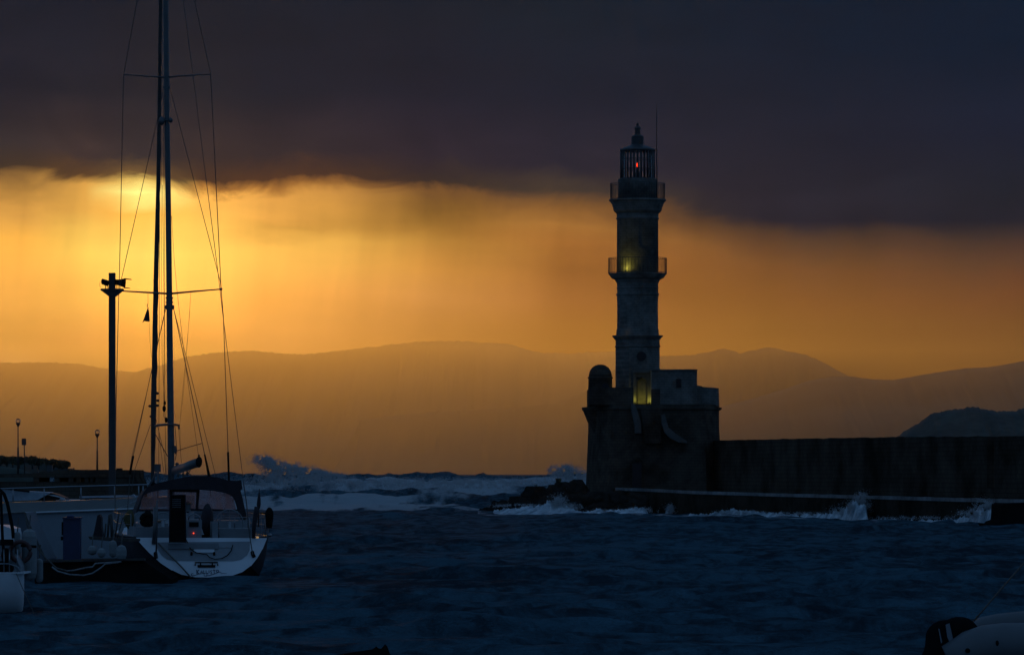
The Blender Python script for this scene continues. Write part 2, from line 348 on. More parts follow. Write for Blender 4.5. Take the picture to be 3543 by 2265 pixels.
# ------------------------------------------------------------------ water
def fbm(x, y, sc, seed, octs=4):
    """cheap numpy value noise"""
    out = 0; amp = 1; tot = 0
    for o in range(octs):
        r = np.random.default_rng(seed*97+o); tab = r.random((256, 256))
        X = x*sc*2**o+o*13.7; Y = y*sc*2**o+o*7.1
        xi = np.floor(X).astype(int); yi = np.floor(Y).astype(int); fx = X-xi; fy = Y-yi
        fx = fx*fx*(3-2*fx); fy = fy*fy*(3-2*fy)
        a = tab[xi % 256, yi % 256]; b = tab[(xi+1) % 256, yi % 256]; c = tab[xi % 256, (yi+1) % 256]; d = tab[(xi+1) % 256, (yi+1) % 256]
        out = out+amp*((a*(1-fx)+b*fx)*(1-fy)+(c*(1-fx)+d*fx)*fy); tot += amp; amp *= .5
    return out/tot
def water():
    rows = [H*F/(yy-HY) for yy in np.arange(2900, 1768, -1.6)]
    rows += list(np.arange(345, 760, 2.2)) + list(np.geomspace(762, 12000, 60))
    rows = np.array(sorted(rows)); xs = np.linspace(-700, 4300, 1150)
    D = rows[:, None]*np.ones_like(xs)[None, :]; X = (xs[None, :]-1771.5)/F*D; PX = np.ones_like(rows)[:, None]*xs[None, :]
    Z = np.zeros_like(D)
    r = np.random.default_rng(5)
    # harbour chop running in from the entrance
    for k in range(44):
        L = math.exp(r.uniform(math.log(.75), math.log(6.5))); th = r.normal(0, .38)+math.pi/2; ph = r.uniform(0, 6.28); a = .0105*L*r.uniform(.5, 1.2)
        ww = 2*math.pi/L*(X*math.cos(th)+D*math.sin(th))+ph+1.6*fbm(X, D, .05, k+1, 2)
        s = np.sin(ww); Z += a*(np.exp(s)-1.27)*.75
    Z *= .45+1.1*fbm(X, D, .06, 50, 4)
    Z *= 1-.75*np.exp(-((X+8)/4.5)**2-((D-118.5)/5.5)**2)-.8*np.exp(-((X+10.5)/2.5)**2-((D-92.5)/2)**2)
    Z += .06*np.sin(2*math.pi*D/22+5*fbm(X, D, .03, 51, 3))*np.clip((D-60)/150, 0, 1)
    # open sea: storm swell breaking
    op = np.clip((D-345)/60, 0, 1)
    op2 = op*np.clip((1-(D-900)/2500), .25, 1)
    sw = np.zeros_like(D)
    for d0, w, a, sd in ((372, 6, .5, 3), (398, 8, .9, 4), (430, 9, 1.3, 5), (468, 10, 1.6, 6), (505, 11, 1.9, 7), (548, 12, 2.3, 8)):
        dd = d0+22*(fbm(X, 0*X, .02, sd, 3)-.5); t_ = (D-dd)/w
        prof = np.where(t_ < 0, np.exp(-t_**2*2.4), np.exp(-t_**2*.7))
        sw = np.maximum(sw, a*prof*(.35+1.1*fbm(X, 0*X, .055, sd+20, 4)))
    Z += sw*np.clip((D-350)/25, 0, 1)
    crest = [(-700,1650),(0,1652),(400,1640),(470,1630),(520,1635),(600,1642),(700,1650),(800,1637),(846,1643),(882,1641),(912,1656),(960,1650),(1060,1645),(1110,1630),(1140,1642),(1197,1648),(1230,1644),(1284,1642),(1316,1647),(1348,1641),(1403,1648),(1440,1637),(1458,1642),(1499,1639),(1549,1634),(1604,1651),(1636,1651),(1672,1639),(1704,1651),(1760,1650),(1851,1653),(1896,1642),(1940,1640),(2025,1646),(2200,1650),(4300,1650)]
    cxp = np.array([c[0] for c in crest]); cyp = np.array([c[1] for c in crest])
    py_ = np.interp(PX, cxp, cyp); zc = H+(HY-py_+3.0)*625/F+.30*(fbm(X, 0*X, .9, 77, 4)-.5)
    t_ = (D-(625+14*(fbm(X, 0*X, .02, 78, 2)-.5)))/13
    Z = np.maximum(Z, zc*np.where(t_ < 0, np.exp(-t_**2*1.6), np.exp(-t_**2*.5)))
    # second, nearer dark hump seen left of the entrance
    hump = np.exp(-((PX-1040)/55)**2)*1.25+np.exp(-((PX-900)/90)**2)*.75
    t_ = (D-455)/9; Z = np.maximum(Z, hump*np.exp(-t_**2))
    big = D > 660
    Z = np.where(big, Z*.5+1.1*(fbm(X, D, .012, 88, 4)-.35)*np.clip(1.4-D/5000, .15, 1), Z)
    # lumpy broken water
    Z += op2*.75*(fbm(X, D, .42, 90, 5)-.5)
    # foam: streaky, thick where the swell breaks over the shoal, thin in the harbour
    zone = np.clip((D-352+34*fbm(X, D*.25, .16, 71, 5))/10, 0, 1)*np.clip((600-D)/30, 0, 1)
    ns = fbm(X, D*.5, .14, 31, 5); fo = zone*np.clip((ns-.02)*2.6, 0, 1)
    darkhump = np.clip(hump*np.exp(-((D-452)/11)**2)*1.1, 0, 1); fo *= 1-.85*np.clip(darkhump*1.4, 0, 1)
    darks = (fbm(X, D*.35, .06, 35, 5)); fo *= np.clip(1.0-.75*np.clip((darks-.52)*7, 0, 1), .2, 1)
    mole = np.interp(PX, [1500, 1700, 2100, 2400, 3000, 3400, 4300], [352, 326, 312, 312, 277, 256, 225])
    band = np.exp(-((D-(mole-9))/9)**2)*(PX > 1650)*np.clip((fbm(X, D*.4, .5, 41, 4)-.42)*4, 0, 1)*.75
    fo = np.maximum(fo, band)
    streak = np.clip((fbm(X*.35, D, .5, 61, 5)-.71)*9, 0, 1)*np.clip((D-130)/150, 0, 1)*.35; fo = np.maximum(fo, streak*(D < 345))
    fo = np.clip(fo*(.12+1.6*fbm(X, D*.12, .7, 63, 5)), 0, 1)
    nr, nc = D.shape; vs = np.stack([X, D, Z], -1).reshape(-1, 3)
    i = np.arange((nr-1)*(nc-1)); a = (i//(nc-1))*nc+i % (nc-1)
    q = np.stack([a, a+1, a+nc+1, a+nc], -1).reshape(-1)
    me = bpy.data.meshes.new('water'); me.vertices.add(len(vs)); me.vertices.foreach_set('co', vs.reshape(-1).astype(np.float32))
    me.loops.add(len(q)); me.loops.foreach_set('vertex_index', q.astype(np.int32))
    me.polygons.add(len(i)); me.polygons.foreach_set('loop_start', np.arange(0, len(q), 4, dtype=np.int32))
    me.polygons.foreach_set('use_smooth', np.ones(len(i), dtype=bool)); me.update(calc_edges=True)
    at = me.attributes.new('foam', 'FLOAT', 'POINT'); at.data.foreach_set('value', fo.reshape(-1).astype(np.float32))
    o = bpy.data.objects.new('water', me); C.objects.link(o); o['kind'] = 'structure'
    m = bpy.data.materials.new('sea water'); m.use_nodes = True; q = NT(m.node_tree); b = q.n['Principled BSDF']
    g = q.new('ShaderNodeNewGeometry'); pos = g.outputs['Position']
    fa = q.new('ShaderNodeAttribute', attribute_name='foam')
    fst = q.new('ShaderNodeVectorMath', operation='MULTIPLY'); q.l.new(pos, fst.inputs[0]); fst.inputs[1].default_value = (1, .12, 1.5)
    nf = q.noise(fst.outputs[0], 1.1, 6, .7)
    f = q.smooth(q.m('ADD', fa.outputs['Fac'], q.m('MULTIPLY', q.m('SUBTRACT', nf, .5), .9)), .25, .75)
    f = q.m('MULTIPLY', f, q.smooth(fa.outputs['Fac'], 0.0, .12))
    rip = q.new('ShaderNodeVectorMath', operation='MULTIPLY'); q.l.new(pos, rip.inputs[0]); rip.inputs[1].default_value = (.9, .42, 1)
    ripshade = q.mix(q.smooth(q.m('ADD', q.m('MULTIPLY', q.noise(rip.outputs[0], 1.3, 5, .65, .6), .75), q.m('MULTIPLY', q.noise(rip.outputs[0], .11, 4, .55, .3), .35)), .42, .66), (.016,.040,.056,1), (.062,.152,.200,1))  # ripple shading put into the base colour as dark and pale noise patches
    q.l.new(q.mix(f, ripshade, (.55,.58,.60,1)), b.inputs['Base Color'])
    q.l.new(q.m('MULTIPLY_ADD', f, .2, .7), b.inputs['Roughness']); b.inputs['IOR'].default_value = 1.33; b.inputs['Specular IOR Level'].default_value = .04
    sx = q.new('ShaderNodeVectorMath', operation='MULTIPLY'); q.l.new(pos, sx.inputs[0]); sx.inputs[1].default_value = (.55, 1, 1)
    h = q.m('ADD', q.noise(sx.outputs[0], 1.1, 6, .7, .4), q.m('MULTIPLY', q.noise(sx.outputs[0], 4.2, 4, .6), .35))
    bn = q.new('ShaderNodeBump'); bn.inputs['Strength'].default_value = 1.0; bn.inputs['Distance'].default_value = 1.6
    q.l.new(h, bn.inputs['Height']); q.l.new(bn.outputs[0], b.inputs['Normal'])
    # churned, sediment-filled harbour water: nearly all of its light comes back from inside it
    df = q.new('ShaderNodeBsdfDiffuse'); gl = q.new('ShaderNodeBsdfGlossy'); gl.inputs['Roughness'].default_value = .45
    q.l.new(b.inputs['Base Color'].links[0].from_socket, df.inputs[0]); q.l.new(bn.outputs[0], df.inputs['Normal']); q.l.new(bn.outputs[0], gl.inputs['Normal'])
    mx = q.new('ShaderNodeMixShader'); mx.inputs[0].default_value = .015; q.l.new(df.outputs[0], mx.inputs[1]); q.l.new(gl.outputs[0], mx.inputs[2])
    q.n.remove(b); q.l.new(mx.outputs[0], q.n['Material Output'].inputs['Surface'])
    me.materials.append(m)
water()

def droplets(name, blobs, seed, size=.035, mat_=None, **pr):
    """fine spray: a great many separate droplets; blobs = (px, py, D, sx_px, sy_px, depth_m, n, power)"""
    r = np.random.default_rng(seed); pos = []
    for (x, y, D, sx, sy, dp, n, lean) in blobs:
        a = r.normal(0, 1, n); b = r.normal(0, 1, n); c = r.normal(0, 1, n)
        xx = x+a*sx+lean*b*sy; yy = y+b*sy; DD = D+c*dp
        k = fbm(xx*.1, yy*.1, .8, seed, 5) > .30+.30*r.random(n)
        xx, yy, DD = xx[k], yy[k], DD[k]
        pos.append(np.stack([(xx-1771.5)/F*DD, DD, np.maximum(H+(HY-yy)/F*DD, .02)], -1))
    p = np.concatenate(pos); n = len(p)
    tri = r.normal(0, 1, (n, 3, 3)); tri /= np.linalg.norm(tri, axis=2, keepdims=True)
    sz = size*r.uniform(.5, 1.6, (n, 1, 1)); v = (p[:, None, :]+tri*sz).reshape(-1, 3)
    me = bpy.data.meshes.new(name); me.from_pydata(v.tolist(), [], np.arange(3*n).reshape(-1, 3).tolist())
    me.materials.append(mat_ or M['spray']); o = bpy.data.objects.new(name, me); C.objects.link(o)
    o['kind'] = 'stuff'
    for k, v_ in pr.items(): o[k] = v_
    return o

def foamridge(name, pts, width, seed, base=-.1, rag=.12):
    """a breaking crest: pts = (px, D, crest height in m)"""
    n = (int(pts[-1][0]-pts[0][0]))//2; xs = np.linspace(pts[0][0], pts[-1][0], n)
    Ds = np.interp(xs, [p[0] for p in pts], [p[1] for p in pts]); zs = np.interp(xs, [p[0] for p in pts], [p[2] for p in pts])
    prof = [(-1, 0), (-.6, .35), (-.3, .75), (-.1, 1), (.1, 1), (.4, .7), (.8, .3), (1, 0)]
    rings = []
    for i in range(n):
        env = min(1, i/6, (n-1-i)/6); ring = []
        for j, (u, h) in enumerate(prof):
            q = Vector((xs[i]*.05, j*.6, seed)); nn = mnoise.noise(q)+.6*mnoise.noise(q*2.7)+.4*mnoise.noise(q*7)
            z = base+(zs[i]-base)*h*env*(1+.25*nn)+rag*nn*h*env; D = Ds[i]+u*width+nn*.3
            ring.append(((xs[i]-1771.5)/F*D, D, z))
        rings.append(ring)
    mb = MB(); mb.loft(rings, closed=False, smooth=True)
    return mb.build(name, M['foam'], None, kind='stuff')

# ------------------------------------------------------------------ hills
def ridge(name, pts, D, front, back, matl, rough=1.0, step=8, seed=1, jag=.6, foot=-6):
    xs = np.arange(pts[0][0], pts[-1][0]+1, step); ys = np.interp(xs, [p[0] for p in pts], [p[1] for p in pts])
    rings = []; prof = [(-1, 0), (-.75, .22), (-.5, .45), (-.25, .74), (-.08, .94), (0, 1), (.3, .8), (1, 0)]
    for x, y in zip(xs, ys):
        z = H+(HY-y)/F*D; ring = []
        for j, (u, h) in enumerate(prof):
            DD = D+(u*front if u < 0 else u*back)
            q = Vector((x*.012, j*.9, seed)); nn = mnoise.noise(q)+.5*mnoise.noise(q*3)
            q2 = Vector((x*.09, j*.9, seed+5)); nn2 = mnoise.noise(q2)+.6*mnoise.noise(q2*2.7)
            zz = foot+(z-foot)*h+(jag*nn2*D/F*4 if h == 1 else nn*.12*(z-foot)*h*(1-h)*3)
            ring.append(((x-1771.5)/F*D, DD, zz))
        rings.append(ring)
    mb = MB(); mb.loft(rings, closed=False, smooth=True)
    return mb.build(name, matl, None, kind='structure')
A = [(-1500,1300),(-600,1240),(0,1255),(130,1253),(260,1258),(330,1268),(420,1284),(470,1285),(560,1260),(650,1232),(770,1217),(860,1213),(1000,1224),(1060,1225),(1180,1213),(1300,1198),(1430,1183),(1520,1178),(1600,1180),(1700,1186),(1770,1190),(1840,1215),(1960,1222),(2120,1215),(2290,1236),(2420,1238),(2500,1236),(2560,1240),(2600,1240),(2660,1242),(2740,1250),(2830,1270),(2900,1290),(3100,1350),(3600,1400),(4600,1450)]
ridge('hills', A, 9000, 1500, 900, M['hill'], seed=1, jag=.9, step=5)
A2 = [(1150,1640),(1250,1450),(1500,1425),(1750,1412),(1930,1395),(2030,1350),(2090,1300),(2150,1262),(2290,1232),(2360,1229),(2420,1224),(2470,1213),(2500,1206),(2530,1210),(2560,1221),(2600,1212),(2630,1205),(2660,1200),(2690,1206),(2740,1218),(2790,1228),(2830,1245),(2880,1268),(2930,1300),(3020,1360),(3100,1450),(3150,1640)]
ridge('hills', A2, 7700, 500, 500, M['hill'], seed=8, jag=1.0, step=4)
B = [(2045,1640),(2060,1560),(2075,1500),(2110,1452),(2300,1425),(2498,1406),(2600,1380),(2700,1350),(2797,1316),(2880,1303),(2944,1302),(3020,1312),(3091,1314),(3160,1302),(3238,1288),(3340,1274),(3420,1270),(3480,1260),(3543,1248),(3800,1200),(4300,1180),(5200,1300)]
ridge('hills', B, 6600, 900, 600, M['hill'], seed=3, jag=.25)
Dd = [(3090,1636),(3096,1530),(3104,1510),(3127,1494),(3156,1475),(3180,1462),(3203,1444),(3221,1431),(3260,1424),(3294,1416),(3330,1413),(3348,1407),(3385,1408),(3390,1415),(3426,1417),(3455,1422),(3520,1421),(3525,1413),(3560,1412),(3700,1420),(3900,1450),(4100,1500),(4200,1560),(4260,1636)]
ridge('hills', Dd, 1500, 120, 150, M['head'], seed=5, jag=.9, step=2)

# ------------------------------------------------------------------ lighthouse
DL = 353.0; CX = 2206.0; kL = DL/F
def LZ(y, D=DL): return H+(HY-y)/F*D
AX = ((CX-1771.5)*kL, DL)
def Lp(prof): return [(r*kL, LZ(y)) for r, y in prof]
lh = thing('lighthouse', 'tall stone lighthouse tower with red lamp in its lantern, standing on the fort', 'lighthouse', (AX[0], AX[1], LZ(1400)))
c8 = 1/math.cos(math.pi/8)
mb = MB(); mb.lathe(Lp([(76*c8,1404),(76*c8,1280),(75.5*c8,1279),(75.5*c8,1202),(78.5*c8,1200),(78.5*c8,1197),(75.5*c8,1195),(75.5*c8,1176),(79*c8,1173),(82*c8,1168),(86*c8,1165),(87*c8,1161),(73*c8,1160)]), AX, 8, math.pi/8, False); shaft1 = mb.build('octagonal_base', M['stone'], lh)
mb = MB(); mb.lathe(Lp([(75,1162),(74,1140),(72,1138),(71.5,1050),(73,1024),(75.5,1021),(75.5,1016),(72,1014),(72.5,1000),(74,996),(72,992),(73,978)]), AX, 16, math.pi/16, False); mb.build('middle_shaft', M['stone'], lh)
mb = MB(); mb.lathe(Lp([(73,979),(76,975),(78,970),(82,966),(92,962),(94,958),(97,955),(98,951),(102.5,949),(102.5,946),(70,945.5)]), AX, 16, math.pi/16, False); g1 = mb.build('lower_gallery', M['stone'], lh)
mb = MB(); mb.lathe(Lp([(72,947),(71.5,760),(75,758),(75,755),(72,753),(72.5,740),(76,737)]), AX, 40); mb.build('upper_shaft', M['stone'], lh)
mb = MB(); mb.lathe(Lp([(75,738),(80,733),(84,727),(85,717),(88,714),(88,708),(93,702),(95,697),(99,696),(99,690.5),(60,690)]), AX, 40); mb.build('upper_gallery', M['stone'], lh)
def railing(yb, yt, R, n, nn):
    mb = MB(); pr = []
    for k in range(n):
        a = 2*math.pi*k/n; x, y = AX[0]+R*kL*math.cos(a), AX[1]+R*kL*math.sin(a)
        mb.tube([(x, y, LZ(yb)), (x, y, LZ(yt))], .016, 5)
    for yy in (yt, yb-3):
        mb.tube([(AX[0]+R*kL*math.cos(2*math.pi*k/64), AX[1]+R*kL*math.sin(2*math.pi*k/64), LZ(yy)) for k in range(65)], .02, 5, cap=False)
    return mb.build('railing', M['iron'], lh)
railing(946, 893, 100.5, 56, 0); railing(690.5, 635, 94, 60, 0)
mb = MB(); mb.lathe(Lp([(67.3,691),(67.3,626),(68,622),(68,620.5),(58,620)]), AX, 40); mb.build('watch_room', M['stone'], lh)
# lantern: twelve-sided cage of glazing bars
mb = MB()
for k in range(30):
    a = 2*math.pi*(k+.5)/30
    mb.tube([(AX[0]+58.5*kL*math.cos(a), AX[1]+58.5*kL*math.sin(a), LZ(621)), (AX[0]+58.5*kL*math.cos(a), AX[1]+58.5*kL*math.sin(a), LZ(517))], .058 if k % 5 == 0 else .047, 6)
for yy, r_ in ((550.5, .035), (585, .035), (620, .09), (520, .12)):
    mb.tube([(AX[0]+58.5*kL*math.cos(2*math.pi*(k+.5)/12), AX[1]+58.5*kL*math.sin(2*math.pi*(k+.5)/12), LZ(yy)) for k in range(13)], r_, 6, cap=False)
cage = mb.build('lantern_cage', M['lantern'], lh)
mb = MB(); mb.lathe(Lp([(56.5,621),(56.5,519)]), AX, 12, math.pi/12, False)
gp = childof(mb, 'lantern_glass', M['glass'], cage, lh)
mb = MB(); mb.lathe(Lp([(61.5,521),(61.5,517),(50,512),(36,507),(25,503.5),(22,500)]), AX, 12, math.pi/12, False); rf = mb.build('lantern_roof', M['lantern'], lh)
mb = MB(); mb.lathe(Lp([(21.5,501),(21.5,474),(22,473),(14,468),(10,464),(9.7,446),(9.6,445),(13.8,444),(8,439),(3.5,436),(3,434)]), AX, 20); mb.ell((AX[0], AX[1], LZ(430.5)), (.11,.11,.11), 12, 8)
childof(mb, 'ventilator_cap', M['iron'], rf, lh)
mb = MB(); mb.lathe(Lp([(9,622),(9,600),(5,590),(5,582)]), AX, 12); mb.ell((AX[0]+.02, AX[1], LZ(572)), (.09,.09,.28), 12, 8)
mb2 = MB(); mb2.ell((AX[0]-.02, AX[1], LZ(570.5)), (.05,.05,.15), 10, 8)
MB().lathe(Lp([(9,622),(9,600),(5,590),(5,580)]), AX, 12).build('lamp_stand', M['iron'], lh)
mb2.build('beacon_lamp', M['redlamp'], lh)
# antenna mast fixed to the watch room
mb = MB(); mb.tube([P(2273.5,687,DL-.3), P(2272.5,560,DL-.3), P(2271.5,400,DL-.3), P(2271,357,DL-.3)], [.05,.042,.03,.01], 6)
for yy in (520, 660): mb.box(P(2271,yy,DL-.3), (.14,.14,.1))
mb.build('antenna_mast', M['iron'], lh)
# oculus, porch, door
DF = DL-76*c8*kL*math.cos(math.pi/8)
mb = MB(); c_ = P(2219.5,1232,DF-.03); ring = [Vector((c_.x+.36*math.cos(a), c_.y, c_.z+.36*math.sin(a))) for a in np.linspace(0, 2*math.pi, 24, endpoint=False)]
mb.slab(ring, (0,.08,0)); mb.build('round_window', M['dark'], lh)
mb = MB(); mb.pbox(2188,1275,2256,1290,DF-.45,.5); mb.pbox(2190,1290,2202,1396,DF-.35,.4); mb.pbox(2240,1290,2254,1396,DF-.35,.4)
mb.pbox(2202,1290,2240,1303,DF-.30,.32)
pts = [(2202,1303),(2240,1303),(2240,1322)]+[(2221+19*math.cos(a), 1322-15*math.sin(a)) for a in np.linspace(0, math.pi, 12)]+[(2202,1322)]
# arch spandrel
arc = [(2221+19*math.cos(a), 1324-16*math.sin(a)) for a in np.linspace(0, math.pi, 14)]
mb.prism([(2202,1302),(2221,1302)]+[p for p in arc[::-1] if p[0] <= 2221], DF-.3, .3)
mb.prism([(2221,1302),(2240,1302)]+[p for p in arc if p[0] >= 2221], DF-.3, .3)
porch = mb.build('porch', M['lime'], lh)
mb = MB(); mb.pbox(2201,1303,2241,1396,DF-.06,.1); childof(mb, 'door', M['door'], porch, lh)
def lamp(name, loc, col, e, r=.05, spot=None):
    l = bpy.data.lights.new(name, 'POINT'); l.energy = e; l.color = col; l.shadow_soft_size = r
    o = bpy.data.objects.new(name, l); C.objects.link(o); o.location = loc; return o
YEL = (.90,.80,.12)
for x in (2196.5, 2247):
    q = P(x, 1391, DF-.62); lamp('uplight', q+Vector((0,-.05,.16)), YEL, 10.0)
    MB().box(q-Vector((0,0,.06)), (.12,.1,.08)).build('lamp_fitting', M['iron'], lh)
RF = DL-72*kL
RG = DL-57.5*kL; q = P(2164, 934, RG); lamp('gallery_uplight', q+Vector((0,-.30,.06)), YEL, 13.0)
MB().box(q+Vector((0,-.38,-.10)), (.12,.12,.16)).build('lamp_fitting', M['iron'], lh)
q = P(2163, 1152, DL-58*kL); lamp('cornice_uplight', q+Vector((0,-.35,0)), (.8,.6,.25), .25)

# ------------------------------------------------------------------ fort round its foot
DB = 345.0; kB = DB/F
ft = thing('fort', 'squat dark stone fort with a domed sentry box, carrying the lighthouse', 'fort', (P(2260,1690,350).x, 350, 1.3))
def plan(off, z):
    base = [(2046,352),(2075,347),(2120,345),(2430,345),(2470,347),(2491,351),(2491,364),(2046,364)]
    cx_, cy_ = P(2268,0,354).x, 354.5; out = []
    for x, D in base:
        p = Vector(((x-1771.5)/F*349.5, D, z)); d = Vector((p.x-cx_, p.y-cy_, 0)); k = 1+off/d.length
        out.append((cx_+d.x*k, cy_+d.y*k, z))
    return out
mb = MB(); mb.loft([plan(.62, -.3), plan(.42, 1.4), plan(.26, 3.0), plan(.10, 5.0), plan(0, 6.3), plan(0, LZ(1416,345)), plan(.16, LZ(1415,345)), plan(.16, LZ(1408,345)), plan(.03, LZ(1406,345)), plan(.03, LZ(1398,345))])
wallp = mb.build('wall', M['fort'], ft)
mb = MB(); mb.pbox(2040,1340,2192,1400,345.4,.6); mb.pbox(2040,1341,2052,1400,346,12); mb.pbox(2254,1345,2284,1400,345.4,.6)
mb.build('parapet', M['fort'], ft)
# sentry box
sc = ((2077-1771.5)/F*350, 350.0); ks = 350/F
def SP(pr): return [(r*ks, H+(HY-y)*ks) for r, y in pr]
mb = MB(); mb.lathe(SP([(20,1500),(33,1476),(44,1460),(52,1440),(59,1422),(64,1417),(64,1409),(45,1407),(43,1402),(41,1310),(44,1308),(44,1305),(40.5,1303)]), sc, 28, 0, True)
sb = mb.build('sentry_box', M['fort'], ft)
mb = MB(); mb.lathe(SP([(40.5,1304),(39,1293),(35,1281),(28,1271),(18,1264),(8,1261),(.5,1260.5)]), sc, 28, 0, True); childof(mb, 'dome', M['fort'], sb, ft)
arc = [(2095+11.5*math.cos(a), 1334-9*math.sin(a)) for a in np.linspace(0, math.pi, 10)]
mb = MB(); mb.prism([(2106.5,1342)]+arc+[(2083.5,1342)], 349.05, .5); childof(mb, 'sentry_window', M['dark'], sb, ft)
# guardhouse, stepped block
mb = MB(); mb.pbox(2256,1279,2412,1402,347.2,6); mb.pbox(2254,1277,2413,1281,347.1,6.2); gh = mb.build('guardhouse', M['stone'], ft)
mb = MB(); mb.pbox(2339,1310,2357,1340,347.12,.12); childof(mb, 'guardhouse_window', M['dark'], gh, ft)
mb = MB(); mb.pbox(2337.5,1310,2340,1340,347.0,.14); childof(mb, 'window_jamb', M['lime'], gh, ft)
mb = MB(); mb.prism([(2411,1333),(2429,1335),(2429,1338),(2487,1342),(2489,1404),(2411,1404)], 347.3, 5); mb.build('outer_block', M['stone'], ft)
mb = MB(); mb.pbox(2484,1409,2497,1416,349,1.2); mb.build('water_spout', M['fort'], ft)
# stairs between two pale parapets
mb = MB(); mb.prism([(2185,1397),(2196,1396),(2207,1425),(2218,1460),(2219,1497),(2198,1499),(2197,1470),(2186,1425)], 343.6, 1.3)
mb.build('stair_parapet', M['lime'], ft); mb = MB(); mb.prism([(2288,1434),(2300,1431),(2307,1455),(2313,1478),(2336,1498),(2377,1525),(2377,1532),(2350,1530),(2320,1516),(2300,1496),(2290,1465)], 343.6, 1.3)
mb.build('stair_parapet', M['lime'], ft)
mb = MB()
for k in range(16): mb.pbox(2216+k*1.0,1404+k*8,2290-k*.2,1413+k*8,344.9-.03*k,.3+.03*k)
mb.build('stairs', M['fort'], ft)
a1 = [(2204+22*math.cos(a), 1604-24*math.sin(a)) for a in np.linspace(.1, math.pi*.8, 14)]; a2 = [(2204+16*math.cos(a), 1604-17*math.sin(a)) for a in np.linspace(.1, math.pi*.8, 14)]
mb = MB(); mb.prism(a1+a2[::-1], 344.1, .4); ar = mb.build('archway', M['fort'], ft)
mb = MB(); mb.pbox(2188,1602,2220,1690,344.2,.3); childof(mb, 'arch_opening', M['dark'], ar, ft)

# ------------------------------------------------------------------ mole: wall and quay
def along(px_list, D_list, zlist, thick, name, m_, parent=None, sub_=30, rag=0.0, zb=-1.5, **pr):
    xs = np.linspace(px_list[0], px_list[-1], sub_); rings = []
    for i, x in enumerate(xs):
        D = np.interp(x, px_list, D_list); z = np.interp(x, px_list, zlist)
        z += rag*(mnoise.noise(Vector((x*.03, 2, 1)))+.5*mnoise.noise(Vector((x*.15, 2, 4))))
        zb_ = zb if not callable(zb) else zb(x)
        rings.append([Vector(((x-1771.5)/F*D, D, zb_)), Vector(((x-1771.5)/F*D, D, z)), Vector(((x-1771.5)/F*D+.0, D+thick, z)), Vector(((x-1771.5)/F*D, D+thick, zb_))])
    mb = MB(); mb.loft(rings); return mb.build(name, m_, parent, **pr)
mole = thing('sea_wall', 'long high dark stone wall of the mole running right from the fort', 'wall', (P(2900,0,300).x, 300, 1))
WX = [2470, 2800, 3100, 3543, 4200]; WD = [346, 318, 297, 269, 236]
wy = [1523, 1516, 1511, 1508, 1502]
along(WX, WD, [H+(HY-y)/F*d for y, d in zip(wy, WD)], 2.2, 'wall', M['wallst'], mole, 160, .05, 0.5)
D = np.interp(3432, WX, WD); MB().box(P(3432, 1690, D)+Vector((0,-.12,1.55)), (.62,.4,3.0)).build('buttress', M['wallst'], mole)
qy = thing('quay', 'low dark quay with a pale wet edge running along the foot of the sea wall', 'quay', (P(2900,0,290).x, 290, 0))
QX = [2130, 2250, 2400, 2700, 3000, 3300, 3543, 4200]; QD = [336, 330, 313, 297, 279, 263, 251, 222]
qyy = [1690, 1694, 1702, 1711, 1718, 1727, 1733, 1752]
qz = [H+(HY-y-1)/F*d for y, d in zip(qyy, QD)]
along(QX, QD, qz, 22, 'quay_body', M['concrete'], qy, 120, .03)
along(QX, [d-.15 for d in QD], [z+.11 for z in qz], .9, 'coping', M['coping'], qy, 120, .03, lambda x: float(np.interp(x, QX, qz))-.10)
mb = MB(); mb.prism([(3415,1820),(3416,1812),(3440,1812),(3446,1805),(3462,1800),(3466,1745),(3480,1742),(3620,1738),(3700,1740),(3700,1850),(3415,1850)], 238, 5)
mb.build('stone_jetty', M['antifoul'], None, label='low black stone jetty at the right edge in front of the quay', category='jetty')

# rocks at the tip
rocks = [(1693,1753,42,331),(1738,1728,50,330),(1792,1715,42,329),(1852,1681,52,331),(1884,1692,36,334),(1915,1674,36,337),(1950,1665,44,338),(1994,1657,42,339),
         (1905,1708,48,326),(1985,1703,54,325),(2058,1698,60,325),(2125,1694,58,326),(2190,1700,52,326),(1965,1742,34,323),(2090,1735,52,322),(2170,1738,48,322),(1815,1728,40,327)]
rl = ['flattest wet rock, farthest out at the left tip of the rocks','rounded low rock, second from the outer tip','low dark rock on the step up towards the tall flat-topped rock','tall flat-topped rock with two short posts on it','small rock in the dip behind the flat-topped rock','rock beneath the little bush on the skyline','wide rock on the skyline left of the fort foot','highest rock, touching the fort foot','rock below the little bush, facing the splash','rock right of the tall splash, in the upper row','broad rock below the left half of the fort','broad rock below the stairs of the fort','last rock in the upper row, where the quay begins','small rock right at the foot of the tall splash','low rock just above the curved foam, left of centre','low rock just above the right end of the curved foam','small rock filling the notch under the flat-topped rock']
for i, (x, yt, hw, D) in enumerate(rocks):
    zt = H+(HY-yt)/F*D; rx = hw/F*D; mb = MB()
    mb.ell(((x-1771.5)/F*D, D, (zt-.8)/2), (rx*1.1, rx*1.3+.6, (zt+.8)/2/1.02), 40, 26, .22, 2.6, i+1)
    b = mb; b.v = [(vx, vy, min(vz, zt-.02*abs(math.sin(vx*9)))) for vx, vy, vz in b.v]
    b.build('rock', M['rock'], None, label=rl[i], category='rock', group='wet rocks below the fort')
for i, x in enumerate((1851, 1857)):
    mb = MB(); mb.tube([P(x,1684,331), P(x,1675,331)], .035, 6)
    mb.build('post', M['iron'], None, label=['left of the two short iron posts on the flat-topped rock','right of the two short iron posts on the flat-topped rock'][i], category='post', group='short posts on the rock')
